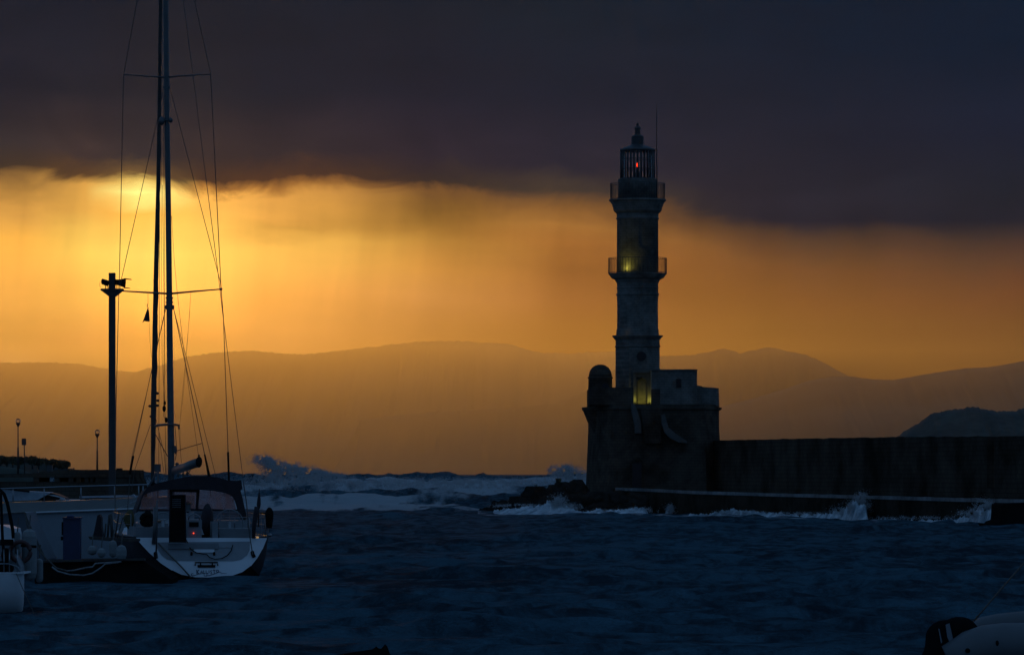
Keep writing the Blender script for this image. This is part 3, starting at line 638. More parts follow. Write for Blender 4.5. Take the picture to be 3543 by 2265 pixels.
def leafball(c, r, n, size, seed):
    g = np.random.default_rng(seed); mb = MB(); vs = []; fs = []
    for k in range(n):
        d = g.normal(0, 1, 3); d /= np.linalg.norm(d); p = np.array(c)+d*np.array(r)*g.uniform(.4, 1.0)
        a = g.normal(0, size, 3); b = g.normal(0, size, 3); o = len(vs); vs += [p-a, p+b, p+a]; fs.append((o, o+1, o+2))
    mb.add(vs, fs); return mb
bu = thing('bush', 'tiny windblown bush on the rocks left of the fort', 'bush', P(1932,1672,337))
leafball(P(1933,1661,337), (.2,.2,.16), 160, .06, 3).build('crown', M['leaf'], bu)
MB().tube([P(1931,1674,337), P(1933,1662,337)], .03, 5).build('stem', M['timber'], bu)

# breaking crests and spray along the rocks and the quay
foamridge('foam', [(1700,326,.25),(1780,322,.35),(1860,320,.55),(1920,319,.8),(1945,318,.6),(1975,316,.40),(2010,314,.2),(2048,312,.22),(2071,312,.36),(2123,312,.22),(2172,312,.38),(2225,313,.5),(2250,314,.1)], 3.2, 4)
foamridge('foam', [(2296,322,.1),(2316,322,.55),(2345,322,.45),(2385,320,.1)], 1.3, 7)
foamridge('foam', [(2370,309,.05),(2462,308,.14),(2514,306,.42),(2604,300,.34),(2685,296,.22),(2827,287,.26),(2898,282,.42),(2936,279,.8),(2965,277,1.1),(2995,276,.7),(3010,275,.1)], 1.6, 9)
foamridge('foam', [(3012,273,.05),(3064,271,.12),(3150,268,.10),(3302,260,.20),(3359,256,.5),(3390,253,.9),(3425,251,.8),(3458,249,.2)], 1.5, 12)
foamridge('foam', [(1980,305,.1),(2040,304,.22),(2200,303,.18),(2260,302,.05)], 1.5, 14, rag=.05)
droplets('spray', [(1932,1738,318,14,12,.6,5000,0),(1975,1752,317,18,5,.8,2500,0),(1800,1748,323,50,3,.8,2500,0)], 21)
droplets('spray', [(2325,1762,321,12,8,.4,3500,0),(2352,1764,320,20,4,.4,2500,0),(2150,1768,313,50,4,.5,4000,0),(2212,1762,313,18,4,.5,2500,0)], 22)
droplets('spray', [(2972,1738,278,11,15,.4,9000,-.4),(2962,1755,278,26,12,.5,8000,-.6),(2935,1768,280,30,8,.6,5000,-.3),(2520,1772,305,22,4,.5,2500,0),(2600,1774,300,50,4,.5,3500,0),(2800,1776,288,90,3,.5,3500,0),(2975,1716,278,6,8,.4,1500,0)], 23, .028)
droplets('spray', [(3410,1765,252,16,14,.4,9000,.2),(3380,1775,254,30,8,.5,6000,-.3),(3415,1745,252,10,9,.4,3000,0),(3200,1790,263,90,3,.4,3000,0)], 24, .028)
# the big spindrift plume over the shoal, and mist hanging over the breakers
droplets('spray', [(945,1622,500,11,17,3,14000,.55),(985,1634,500,16,7,3,9000,0),(1150,1646,500,26,5,3,6000,0),(925,1592,500,14,6,3,4500,1.2),(965,1645,500,22,10,4,9000,0),(1010,1628,500,28,13,4,13000,.4),(1060,1640,500,32,12,4,16000,.2),(1000,1645,500,60,9,5,22000,0),(1095,1640,500,24,8,4,9000,0),(900,1590,500,26,9,3,3500,0),(940,1612,500,26,16,3,9000,.6),(995,1612,500,22,10,3,3500,0)], 31, .05)
droplets('spray', [(1960,1636,430,26,12,3,16000,0),(1935,1626,430,16,8,3,7000,0),(1990,1645,430,34,8,3,9000,0),(1965,1620,430,10,5,3,3000,0)], 32, .045)
droplets('spray', [(1100,1680,470,190,12,25,26000,0),(1500,1680,470,230,10,25,24000,0),(1850,1685,440,120,12,20,14000,0),(1000,1672,480,80,12,8,16000,0),(1550,1672,500,60,8,8,8000,0),(300,1668,420,220,10,25,9000,0)], 33, .05)
droplets('spray', [(1350,1668,560,260,9,14,46000,0),(1750,1672,540,170,9,14,30000,0),(1050,1672,540,90,12,10,20000,0),(1600,1690,480,220,12,20,26000,0)], 34, .05)

# ------------------------------------------------------------------ the sailing yacht
ang = math.radians(10.8)
YF = Vector((-math.sin(ang), math.cos(ang), 0)); YR = Vector((math.cos(ang), math.sin(ang), 0)); YO = Vector(((698-1771.5)/F*122, 122, 0))
def YW(s, u, w): return YO+YF*s+YR*u+Vector((0, 0, w))
def YP(x, y, s0, k=0.0, off=0.0):
    """the point seen at (x, y) on the yacht's cross plane s = s0 + k z"""
    d = Vector(((x-1771.5)/F, 1, (HY-y)/F)); o = Vector((0, 0, H))
    n = YF-Vector((0, 0, k)); tt = (s0+off-n.dot(o-YO))/n.dot(d); return o+d*tt
ya = thing('sailing_yacht', 'large white-sterned sailing yacht with dark spray hood and tall bare mast', 'sailing yacht', tuple(YW(3, 0, 0)))
o7 = lambda u, v: (400+u/3.078, 1550+v/3.078)      # points read on a close-up of the stern
KT = .75
stern = [o7(*p) for p in [(215,950),(262,1010),(350,1105),(480,1222),(600,1300),(700,1348),(850,1376),(1020,1378),(1200,1374),(1350,1320),(1440,1252),(1510,1165),(1570,1060),(1612,955)]]
SP0 = [YP(x, y, 0, KT) for x, y in stern]
LOC0 = [((p-YO).dot(YR), p.z) for p in SP0]
full = [o7(*p) for p in [(190,948),(196,1020),(212,1110),(245,1215),(300,1300),(420,1362),(640,1396),(1020,1402),(1380,1402),(1500,1396),(1560,1330),(1598,1240),(1625,1120),(1642,952)]]
locf = [((p-YO).dot(YR), p.z) for p in [YP(x, y, 0, KT) for x, y in full]]
def hullring(s):
    tt_ = min(1, s/.5); loc = [(a[0]*(1-tt_)+b[0]*tt_, a[1]*(1-tt_)+b[1]*tt_) for a, b in zip(LOC0, locf)]
    bx = np.interp(s, [0,2,4,6,8,9.5,10.6,11.3,11.7], [1,1.04,1.04,.98,.80,.58,.34,.13,.02])
    dz = np.interp(s, [0,4,8,11.7], [0,.02,.10,.28]); out = []
    for u, w in loc:
        q = (w-.05)/1.1; ss = s+KT*w*max(0, 1-s/11.7)*1.0 + (s/11.7)**3*.55*q
        kk = bx*(1-(1-q)*.35*(s/11.7)); out.append(YW(ss, u*kk, w+dz*q-.35*math.sin(min(1, s/4)*math.pi/2)*(1-q)))
    return out
stat = [0,.25,.5,1.4,2.4,3.6,5,6.4,7.8,9,10,10.8,11.3,11.7]
rings = [hullring(s) for s in stat]
mb = MB(); mb.loft(rings, closed=False, smooth=True)
hull = mb.build('hull', M['navy'], ya)
mb = MB()                                            # deck from edge to edge
vs = []; fs = []
for r in rings[3:]:
    a, b = r[0], r[-1]; m_ = (a+b)/2+Vector((0, 0, .07)); vs += [a, m_, b]
fs = [(i*3+j, i*3+j+1, i*3+4+j, i*3+3+j) for i in range(len(rings)-4) for j in (0, 1)]
mb.add(vs, fs); mb.build('deck', M['gel'], ya)
mb = MB(); mb.tube([r[0]+Vector((0,0,.02)) for r in rings], .035, 6); mb.tube([r[-1]+Vector((0,0,.02)) for r in rings], .035, 6); mb.build('toe_rail', M['alu'], ya)
mb = MB()                                            # boot line and bottom
mb.loft([[v-YF*.03+Vector((0,0,.012)) for v in SP0[4:-3]], [v+YF*.02+Vector((0,0,-.30)) for v in SP0[4:-3]]], closed=False)
mb.loft([[r[j]+Vector((0,0,-.02))+YR*(.004 if j > 6 else -.004) for j in range(4, 11)] for r in rings], closed=False)
mb.build('bottom', M['antifoul'], ya)
inner = [p for p in SP0]
mb = MB(); n = len(SP0); top = [SP0[-1], SP0[0]]
mb.slab([p+YF*-.02 for p in SP0], YF*.12); tr = mb.build('transom', M['gel'], ya)
rec = [o7(*p) for p in [(425,1000),(1432,990),(1428,1080),(1400,1135),(1340,1180),(1255,1197),(620,1197),(545,1180),(490,1140),(450,1080)]]
mb = MB(); mb.slab([YP(x, y, 0, KT, -.035) for x, y in rec], YF*.03); childof(mb, 'transom_step', M['gelgrey'], tr, ya)
rec = [o7(*p) for p in [(1096,1000),(1244,1000),(1244,1058),(1096,1058)]]
mb = MB(); mb.slab([YP(x, y, 0, KT, -.05) for x, y in rec], YF*.02); childof(mb, 'locker_hatch', M['gelgrey'], tr, ya)
mb = MB(); mb.slab([YP(*o7(*p), 0, KT, -.06) for p in [(835,1072),(1052,1072),(1052,1108),(835,1108)]], YF*.03); childof(mb, 'step_lip', M['gel'], tr, ya)
mb = MB(); L7 = lambda pts, s0, k=0.0, off=0.0: [YP(*o7(*p), s0, k, off) for p in pts]
mb.tube(L7([(848,1245),(848,1213),(1088,1213),(1088,1245)], 0, KT, -.06), .018, 6); mb.slab(L7([(872,1240),(1063,1240),(1060,1266),(876,1266)], 0, KT, -.05), YF*.03)
for x in (905, 1030): mb.tube(L7([(x,1215),(x,1245)], 0, KT, -.07), .016, 6)
mb.build('boarding_ladder', M['rubber'], ya)
for pts, r_ in (([(808,1108),(808,1135)],.03),([(1050,1108),(1050,1135)],.03),([(425,1110),(430,1165)],.05),([(1455,1100),(1462,1130),(1475,1155)],.05)):
    MB().tube(L7(pts, 0, KT, -.06), r_, 8).build('stern_cleat', M['rubber'], ya)
# the name on the stern
def letter(mb, strokes, x, y, w, h, tilt, r=.011):
    for st in strokes:
        pts = []
        for a, b in st:
            xx = x+a*w+(b-.5)*0+tilt*(1-b)*h*.2; yy = y+(1-b)*h
            pts.append(YP(*o7(xx, yy), 0, KT, -.028))
        mb.tube(pts, r, 5)
G = {'K':[[(0,0),(0,1)],[(.8,1),(.05,.5),(.9,0)]],'A':[[(0,0),(.5,1),(1,0)],[(.22,.4),(.78,.4)]],'L':[[(0,1),(0,0),(.8,0)]],'I':[[(.5,0),(.5,1)]],
     'S':[[(.9,.85),(.5,1),(.12,.78),(.5,.5),(.88,.25),(.5,0),(.08,.15)]],'T':[[(0,1),(1,1)],[(.5,1),(.5,0)]],'O':[[(.5+.5*math.cos(a),.5+.5*math.sin(a)) for a in np.linspace(0,2*math.pi,12)]]}
mb = MB(); x = 864
for ch, w, y, h in [('K',30,1292,44),('A',24,1300,28),('L',18,1298,30),('L',18,1298,30),('I',8,1298,28),('S',20,1298,38),('T',26,1294,38),('O',26,1293,24)]:
    letter(mb, G[ch], x, y, w, h, .3, .013 if ch == 'K' else .010); x += w+9
mb.tube([YP(*o7(a, b), 0, KT, -.028) for a, b in [(832,1334),(812,1332),(806,1345),(816,1356),(840,1352),(880,1338),(930,1330),(985,1326)]], [.006,.010,.012,.012,.010,.008,.006,.004], 5)
mb.tube([YP(*o7(a, b), 0, KT, -.028) for a, b in [(942,1332),(944,1356),(975,1358)]], .009, 5)
mb.tube([YP(*o7(a, b), 0, KT, -.028) for a, b in [(990,1334),(972,1336),(968,1354),(1000,1352),(1050,1336),(1105,1314),(1125,1318),(1120,1334),(1150,1328),(1185,1332)]], [.006,.009,.010,.010,.009,.007,.006,.006,.005,.003], 5)
childof(mb, 'name_lettering', M['letter'], tr, ya)
# cockpit
def ybox(name, m_, x0, y0, x1, y1, s0, dep, root=ya, rb=0):
    q = L7([(x0,y1),(x1,y1),(x1,y0),(x0,y0)], s0); mb = MB(); mb.slab(q, YF*dep); return mb.build(name, m_, root)
ybox('seat_locker', M['gelgrey'], 218,838,575,962,1.2,2.2); ybox('seat_locker', M['gelgrey'], 1085,852,1450,962,1.2,2.2)
ybox('coaming', M['gelgrey'], 205,800,560,842,2.6,2.0); ybox('coaming', M['gelgrey'], 1100,770,1400,858,2.6,2.0)
mb = MB(); mb.slab(L7([(560,1010),(1095,1010),(1095,1070),(560,1070)], .55), YF*.05); mb.build('cockpit_sole', M['gelgrey'], ya)
pd = ybox('helm_pedestal', M['gelgrey'], 762,762,918,1062,.9,.55)
mb = MB(); mb.slab(L7([(785,785),(885,785),(885,835),(785,835)], .88), YF*.03); childof(mb, 'instrument_panel', M['rubber'], pd, ya)
mb = MB(); mb.ell(YP(*o7(830,903), .86), (.015,.015,.015), 10, 8); childof(mb, 'indicator_light', M['led'], pd, ya)
mb = MB(); mb.tube(L7([(775,760),(785,720),(820,700),(850,700),(885,722),(895,760)], .9), .02, 6); childof(mb, 'grab_rail', M['steel'], pd, ya)
ybox('helm_seat_post', M['gelgrey'], 1030,780,1090,1062,.95,.5)
for cx_, cy_, R in ((505,770,.22),(1212,800,.37)):
    mb = MB(); c_ = YP(*o7(cx_, cy_), 1.9)
    mb.torus(c_, R, .016, tuple(YF), 0, 360, 40)
    for k in range(5):
        a = 2*math.pi*k/5+.3; mb.tube([c_, c_+YR*R*math.cos(a)+Vector((0,0,R*math.sin(a)))], .009, 5)
    mb.ell(c_, (.05,.05,.05), 10, 8); mb.tube([c_, c_-Vector((0,0,.55))], .05, 8)
    mb.build('steering_wheel', M['steel'], ya)
for u, v in ((772,625),(1160,812),(470,815)):          # winches and bags in the cockpit
    c_ = YP(*o7(u, v), 3.0); MB().lathe([(.09,c_.z-.12),(.07,c_.z-.08),(.07,c_.z+.06),(.1,c_.z+.11)], (c_.x, c_.y), 14).build('winch', M['alu'], ya)
mb = MB(); mb.ell(YP(*o7(975,765), 1.6), (.17,.15,.42), 16, 12, .15, 2, 3); mb.build('cockpit_bag', M['canvas'], ya)
mb = MB(); mb.ell(YP(*o7(768,625), 4.2), (.085,.1,.16), 12, 10); mb.build('winch_cover', M['canvas'], ya)
# coach roof under and ahead of the hood
mb = MB(); q = [YW(s_, u_, w_) for s_, u_, w_ in []]
rr = []
for s_, hw, ht in ((4.2,1.25,.42),(5.5,1.2,.40),(7.5,.95,.33),(9.2,.55,.16),(9.6,.3,.05)):
    rr.append([YW(s_, -hw-.08, 1.15), YW(s_, -hw, 1.15+ht*.85), YW(s_, -hw*.5, 1.17+ht), YW(s_, hw*.5, 1.17+ht), YW(s_, hw, 1.15+ht*.85), YW(s_, hw+.08, 1.15)])
mb.loft(rr); mb.build('coach_roof', M['gel'], ya)
# spray hood: canvas arch, three clear windows, thick side legs
SH = 3.4
outer = [(212,700),(228,640),(262,560),(285,490),(330,420),(450,368),(600,335),(740,305),(850,292),(1000,297),(1110,315),(1200,340),(1290,345),(1337,336),(1352,430),(1330,445),(1350,520),(1395,720),(1398,745)]
innr = [(252,660),(258,630),(275,560),(300,500),(345,475),(450,450),(575,438),(740,438),(865,438),(900,444),(1000,450),(1110,465),(1180,480),(1225,498),(1250,520),(1275,560),(1300,650),(1352,735),(1385,748)]
mb = MB()
o_ = [YP(*o7(*p), SH) for p in outer]; i_ = [YP(*o7(*p), SH) for p in innr]; n = len(outer)
o2 = [p+YF*1.25+Vector((0,0,-.10)) for p in o_]; i2 = [p+YF*.10 for p in i_]
mb.loft([o_, i_], closed=False); mb.loft([[p for p in i_], i2], closed=False, smooth=True); mb.loft([i2, o2], closed=False, smooth=True); mb.loft([o2, o_], closed=False, smooth=True)
sh = mb.build('spray_hood', M['canvas'], ya)
for i, w_ in enumerate([[(258,655),(272,570),(300,500),(345,475),(450,450),(575,440),(572,655)], [(612,448),(738,448),(870,448),(860,640),(742,648),(612,648)], [(893,446),(1000,452),(1110,467),(1180,482),(1225,500),(1260,545),(1284,655),(878,652)]]):
    mb = MB(); mb.slab(L7(w_, SH+.55+.0*i), YF*.006); childof(mb, 'hood_window', M['vinyl'], sh, ya)
mb = MB()
for a, b in (((591,440),(591,700)), ((880,438),(866,655))): mb.slab(L7([(a[0]-16,a[1]),(a[0]+16,a[1]),(b[0]+13,b[1]),(b[0]-13,b[1])], SH+.5), YF*.03)
mb.slab(L7([(600,434),(895,434),(895,470),(600,464)], SH+.45), YF*.03); mb.slab(L7([(740,640),(1300,652),(1300,668),(740,668)], SH+.5), YF*.03); mb.slab(L7([(250,654),(575,655),(575,668),(250,668)], SH+.5), YF*.03)
childof(mb, 'window_frame', M['canvas'], sh, ya)
# perforated gangway stowed upright at the stern
mb = MB(); a = L7([(575,1000),(745,1003),(742,495),(578,498)], .35); mb.slab(a, YF*.05)
gw = mb.build('gangway', M['rubber'], ya)
mb = MB()
for r_ in range(5):
    for c_ in range(7):
        u, v = 610+c_*13.2, 545+r_*20; e = YP(*o7(u, v), .33); mb.box(e, (.016,.012,.018))
childof(mb, 'gangway_hole', M['gelgrey'], gw, ya)
mb = MB(); mb.tube(L7([(575,1003),(578,498),(742,495),(745,1003)], .34), .022, 6); childof(mb, 'gangway_frame', M['canvas'], gw, ya)
# pushpit rails
mb = MB(); mb.tube(L7([(440,955),(443,650),(450,640),(560,645)], 1.0), .014, 6); mb.tube(L7([(205,960),(208,700),(225,690),(400,690),(443,680)], 1.6), .014, 6); mb.tube(L7([(205,830),(443,830)], 1.6), .010, 6); mb.build('pushpit', M['steel'], ya)
mb = MB(); mb.tube(L7([(1100,955),(1095,770),(1110,742),(1180,737),(1425,736)], 1.0), .014, 6); mb.tube(L7([(1268,850),(1268,740)], 1.0), .012, 6); mb.tube(L7([(1425,736),(1430,960)], 1.0), .014, 6)
mb.tube(L7([(1425,740),(1590,740)], 1.0), .014, 6); mb.tube(L7([(1590,740),(1600,950)], 1.0), .012, 6); mb.tube(L7([(1428,770),(1600,945)], 1.0), .008, 6)
mb.build('pushpit', M['steel'], ya)
mb = MB(); mb.tube(L7([(425,620),(418,860),(405,1020)], .7), .055, 8); mb.tube(L7([(440,545),(442,800),(430,1165)], .2), .022, 6); mb.build('stern_post', M['alu'], ya)
# rails, stanchions forward
mb = MB()
for side in (0, -1):
    for s_i in range(2, 12, 2): p = rings[s_i][side]; mb.tube([p, p+Vector((0,0,.62))], .012, 5)
    for hz in (.60, .33): mb.tube([rings[j][side]+Vector((0,0,hz)) for j in range(2, 12)], .006, 5)
mb.build('guard_rail', M['steel'], ya)
mb = MB(); c_ = rings[11][0]; mb.tube([rings[10][0]+Vector((0,0,.62)), rings[12][0]+Vector((0,0,.75)), rings[10][-1]+Vector((0,0,.62))], .014, 6); mb.build('pulpit', M['steel'], ya)
# life-saving gear and motor on the rails: things that hang there
mb = MB(); mb.torus(YP(*o7(338,762), 1.3), .15, .07, tuple(YF), -60, 240, 20); mb.ell(YP(*o7(338,762), 1.32), (.13,.05,.26), 14, 10, .1, 3, 1)
mb.build('lifebuoy', M['rubber'], None, label='dark covered horseshoe lifebuoy on the port stern rail of the large yacht', category='lifebuoy')
mb = MB(); mb.ell(YP(448,1796, 3.0), (.13,.06,.26), 14, 10, .1, 3, 1); mb.torus(YP(448,1796, 3.0), .13, .05, tuple(YF), -60, 240, 20)
mb.build('lifebuoy', M['yellow'], None, label='dull yellow horseshoe lifebuoy beside the left leg of the spray hood', category='lifebuoy')
om = thing('outboard_motor', 'small dark outboard motor clamped to the starboard stern rail of the yacht', 'outboard motor', tuple(YP(*o7(1640,860), 1.1)))
mb = MB(); mb.ell(YP(*o7(1637,705), 1.1), (.11,.17,.19), 16, 12, .05, 2, 3); mb.build('cowl', M['cowl'], om)
mb = MB(); mb.tube([YP(*o7(1637,740), 1.1), YP(*o7(1640,850), 1.1)], [.11,.06], 8); mb.tube([YP(*o7(1600,690), 1.1), YP(*o7(1540,690), 1.1)], .02, 6); mb.box(YP(*o7(1598,800), 1.15), (.06,.06,.28)); mb.build('leg', M['cowl'], om)
fs_ = thing('flagstaff', 'dark flagstaff with its ensign rolled round it on the right stern corner of the yacht', 'flagstaff', tuple(YP(*o7(1520,830), .8)))
MB().tube(L7([(1522,835),(1526,600),(1531,432)], .8), [.02,.016,.012], 6).build('staff', M['timber'], fs_)
MB().tube(L7([(1523,640),(1524,600),(1527,540),(1530,470)], .8), [.035,.055,.045,.02], 8).build('rolled_flag', M['canvas'], fs_)
mb = MB(); mb.tube(L7([(1468,960),(1475,820),(1495,690),(1500,620)], .7), [.04,.06,.07,.05], 8); mb.build('folded_cover', M['canvas'], ya)
mb = MB(); mb.lathe([(.035, YP(*o7(1510,945),.3).z-.03), (.04, YP(*o7(1510,945),.3).z), (.02, YP(*o7(1510,945),.3).z+.02)], tuple(YP(*o7(1510,945),.3))[:2], 10); mb.build('stern_glint', M['warm'], ya)  # small glowing stud added in place of a reflected glint
mb = MB(); mb.ell(YP(*o7(1640,925), 1.0), (.07,.08,.05), 12, 8); mb.build('fairlead', M['steel'], ya)
# mooring and shore lines on the stern
def cat(a, b, sag, n=14):
    a, b = Vector(a), Vector(b); return [a.lerp(b, i/n)-Vector((0,0,4*sag*(i/n)*(1-i/n))) for i in range(n+1)]
mb = MB(); mb.tube(L7([(455,1010),(620,1180),(700,1260),(800,1372)], 0, KT, -.12), .022, 6); mb.build('mooring_rope', M['rope'], None, label='dark rope running down across the transom of the large yacht to the water', category='rope')
mb = MB(); mb.tube(L7([(745,960),(770,1010),(800,1075),(860,1110),(930,1125),(970,1130),(1000,1160),(1060,1180),(1130,1172),(1190,1140),(1230,1090),(1248,1030)], 0, KT, -.10), .014, 6); mb.build('cable', M['rubber'], None, label='thin dark cable looping over the transom step of the large yacht', category='cable')

# spars: mast at station 6.9
DM = YW(6.9, 0, 0).y
def PM(x, y, d=0.0): return P(x, y, DM+d)
mb = MB(); mr = .078
mb.tube([PM(592,1760), PM(592,1600), PM(590.5,1440), PM(588,1250), PM(585.5,1000), PM(582,700), PM(578,450), PM(573,0), PM(570,-280)], [.095,.093,.092,.088,.082,.078,.075,.073,.07], 14)
ms = mb.build('mast', M['alu'], ya)
mb = MB(); mb.tube([PM(573.5,268), PM(500,264), PM(427,258)], [.04,.032,.025], 8, flat=.6); mb.build('spreader', M['alu'], ya)
mb = MB(); mb.tube([PM(573.5,268), PM(650,262), PM(729,257)], [.04,.032,.025], 8, flat=.6); mb.build('spreader', M['alu'], ya)
mb = MB(); mb.tube([PM(586,1016), PM(500,1011), PM(414,1006)], [.05,.04,.028], 8, flat=.6); mb.build('spreader', M['alu'], ya)
mb = MB(); mb.tube([PM(586,1016), PM(670,1008), PM(765,1000)], [.05,.04,.028], 8, flat=.6); mb.ell(PM(765,1000), (.04,.04,.04), 8, 6); mb.build('spreader', M['alu'], ya)
mb = MB(); mb.ell(PM(559,419,-.1), (.085,.085,.12), 16, 10); mb.ell(PM(591,416,-.1), (.055,.055,.075), 14, 8); mb.tube([PM(559,416,-.1), PM(591,416,-.1)], .02, 6); mb.build('radar_reflector', M['alu'], ya)
mb = MB()                                            # mast fittings
for y in (1030, 1046, 1058, 1068): mb.box(PM(586, y), (.21,.14,.03))
mb.box(PM(586,1049), (.17,.12,.36)); mb.ell(PM(573.5,1062), (.03,.04,.06), 8, 6); mb.ell(PM(600,1062), (.03,.04,.06), 8, 6); mb.build('mast_fitting', M['alu'], ya)
mb = MB(); mb.box(PM(577,303), (.19,.13,.07)); mb.build('mast_fitting', M['alu'], ya)
mb = MB(); mb.ell(PM(607,1556,-.1), (.03,.04,.12), 8, 6); mb.box(PM(607,1545,-.1), (.05,.05,.05)); mb.build('mast_fitting', M['alu'], ya)
mb = MB(); mb.tube([PM(536,1474,-.05), PM(548,1470,-.08), PM(575,1468,-.12), PM(605,1468,-.12), PM(620,1471,-.05)], .032, 8); mb.box(PM(619,1478,-.05), (.05,.05,.10)); mb.build('mast_pulpit', M['alu'], ya)
# boom coming towards the viewer
bA = [YP(x, y, 6.7) for x, y in ((601,1612),(601,1644))]; bB = [YP(x, y, 3.2) for x, y in ((684,1582),(692,1612))]
def boomring(c, hh, ww): return [c+YR*ww*math.cos(a)+Vector((0,0,hh*math.sin(a))) for a in np.linspace(0, 2*math.pi, 14, endpoint=False)]
cA = (bA[0]+bA[1])/2; cB = YP(688,1598, 3.2)
mb = MB(); mb.loft([boomring(cA, .12, .07), boomring(cA.lerp(cB,.5), .125, .075), boomring(cB, .125, .075)], smooth=True); bm_ = mb.build('boom', M['alu'], ya)
mb = MB(); mb.loft([boomring(cB, .145, .09), boomring(cB-YF*.1+Vector((0,0,.02)), .13, .08)], smooth=True); mb.ell(cB+Vector((0,0,.17)), (.03,.03,.04), 8, 6); childof(mb, 'boom_end', M['rubber'], bm_, ya)
mb = MB(); mb.ell(PM(612,1604,-.5), (.055,.05,.045), 10, 8); mb.build('gooseneck', M['alu'], ya)
mb = MB()                                            # mainsheet, vang, blocks
for a, b in (((617,1640),(608,1652)), ((634,1628),(634,1654)), ((641,1626),(668,1648)), ((655,1622),(636,1650)), ((660,1622),(648,1645))): mb.tube([YP(*a, 5), YP(*b, 5)], .012, 5)
for u, v in ((617,1643),(634,1640),(648,1638)): mb.ell(YP(u, v, 5), (.035,.03,.06), 8, 6)
mb.build('mainsheet', M['rope'], ya)
mb = MB()                                            # furled headsail on the forestay
DFs = YW(11.6, 0, 0).y; pts = []; rs = []
for i, y in enumerate(np.linspace(-280, 1668, 110)):
    x = np.interp(y, [-280,0,420,650,950,1300,1400,1660], [560,555.5,551,547.5,540,533.8,531.5,528.5]); w = np.interp(y, [-280,0,420,900,1150,1400,1668], [4.5,6,6.6,8.3,9.3,9.6,6.2])
    nn = mnoise.noise(Vector((0, y*.02, 3)))+.6*mnoise.noise(Vector((0, y*.07, 8)))
    pts.append(P(x+nn*1.3, y, DFs)); rs.append((w+nn*1.1)/F*DFs)
mb.tube(pts, rs, 10); mb.build('furled_sail', M['sail'], ya)
for x, y in ((544,1360),(519,1404),(544,1402),(546,1385),(523,1440)): MB().ell(P(x, y, DFs), (.05,.04,.04), 8, 6).build('sail_tie', M['sail'], ya)
mb = MB(); mb.lathe([(.1,P(0,1690,DFs).z),(.1,P(0,1672,DFs).z),(.05,P(0,1668,DFs).z)], tuple(P(529,1680,DFs))[:2], 12); mb.build('furling_drum', M['rubber'], ya)
wires = [  # (points (px, py, depth offset from the mast), radius m)
 ('shroud', [(482,-40,0),(428,258,0),(426.5,300,0),(413,961,0),(411,1014,0),(401,1420,0),(398,1790,0)], .011),
 ('shroud', [(666,-30,0),(728.6,257,0),(765,1000,0),(773,1098,0),(789,1563,0),(793,1700,0)], .012),
 ('shroud', [(565,310,0),(545,412,0),(421,961,0),(414,1004,0)], .009),
 ('shroud', [(588,305,0),(762,974,0),(765,1000,0)], .009),
 ('shroud', [(573,1066,0),(523.6,1285,0),(461,1576,0),(450,1640,0),(440,1780,0)], .010),
 ('shroud', [(573,1072,0),(521,1300,0),(457,1576,0),(446,1640,0)], .007),
 ('shroud', [(600.6,1066,0),(708,1571,0),(724,1650,0),(730,1720,0)], .012),
 ('shroud', [(600.6,1066,0),(648,1250,0),(747,1649,0)], .008),
 ('backstay', [(629,-60,-3),(634,0,-3),(754,941,-5),(767,1056,-5.4),(843,1675,-6.4)], .009),
 ('backstay', [(843,1675,-6.4),(853,1740,-6.5),(862,1840,-6.6),(874,1917,-6.7)], .016),
 ('topping_lift', [(593.5,747,0),(603,900,0),(612,999,-1),(640,1250,-2),(687,1578,-3.7)], .006),
 ('halyard', [(566,330,0),(569,940,0),(570,1400,0),(575,1640,0)], .007),
 ('halyard', [(553,420,0),(552,900,0),(549,1670,0)], .007),
 ('halyard', [(557,420,0),(558.5,940,0),(561,1240,0),(569,1390,0)], .005),
 ('halyard', [(562,640,0),(568,1100,0),(566,1440,0),(575,1455,0)], .006),
 ('baby_stay', [(521,1467,0),(465,1628,0),(455,1700,0)], .008),
 ('flag_halyard', [(512,1009,0),(512,1055,0)], .005),
 ('flag_halyard', [(516,1110,0),(519,1180,0),(524,1235,0)], .004),
 ('flag_halyard', [(660,1011,0),(655,1100,0),(640,1264,0),(622,1470,0),(625,1560,0)], .004),
 ('flag_halyard', [(660,1011,0),(643,1264,0),(631,1400,0)], .003),
 ('running_line', [(540,1450,0),(568,1568,0),(575,1655,0)], .007),
 ('running_line', [(536,1498,0),(580,1578,-.3)], .014),
 ('running_line', [(550,1500,0),(562,1600,0),(572,1660,0)], .006),
 ('running_line', [(605,1470,0),(612,1560,0),(606,1592,0)], .010),
 ('running_line', [(600,1450,0),(603,1560,0),(598,1600,0)], .008),
 ('running_line', [(618,1480,0),(624,1560,0),(628,1600,0)], .006),
 ('spinnaker_pole', [(614,1558,-.4),(655,1545,-.4),(698,1533,-.4)], .012),
]
for nm, pts, r in wires:
    mb = MB(); pts = [PM(x, y, d) for x, y, d in pts]
    if nm in ('shroud','backstay','topping_lift','halyard'): mb.tube(pts, r, 5)
    else: mb.tube(pts, r, 5)
    mb.build(nm, M['rope'] if nm == 'spinnaker_pole' else M['wire'], ya)
mb = MB(); mb.tube([PM(789,1563), PM(793,1690)], [.028,.030], 6); mb.build('turnbuckle', M['rubber'], ya)
mb = MB(); mb.tube([PM(708,1571), PM(724,1648)], [.022,.040], 6); mb.build('turnbuckle', M['rubber'], ya)
mb = MB(); mb.tube([PM(461.5,1576), PM(449,1640)], [.028,.032], 6); mb.build('turnbuckle', M['rubber'], ya)
for x, y, s_ in ((570,1394,.05),(568,1413,.07),(575,1452,.06)): MB().ell(PM(x, y), (s_*.7,.04,s_*1.3), 8, 6).build('halyard_block', M['rubber'], ya)
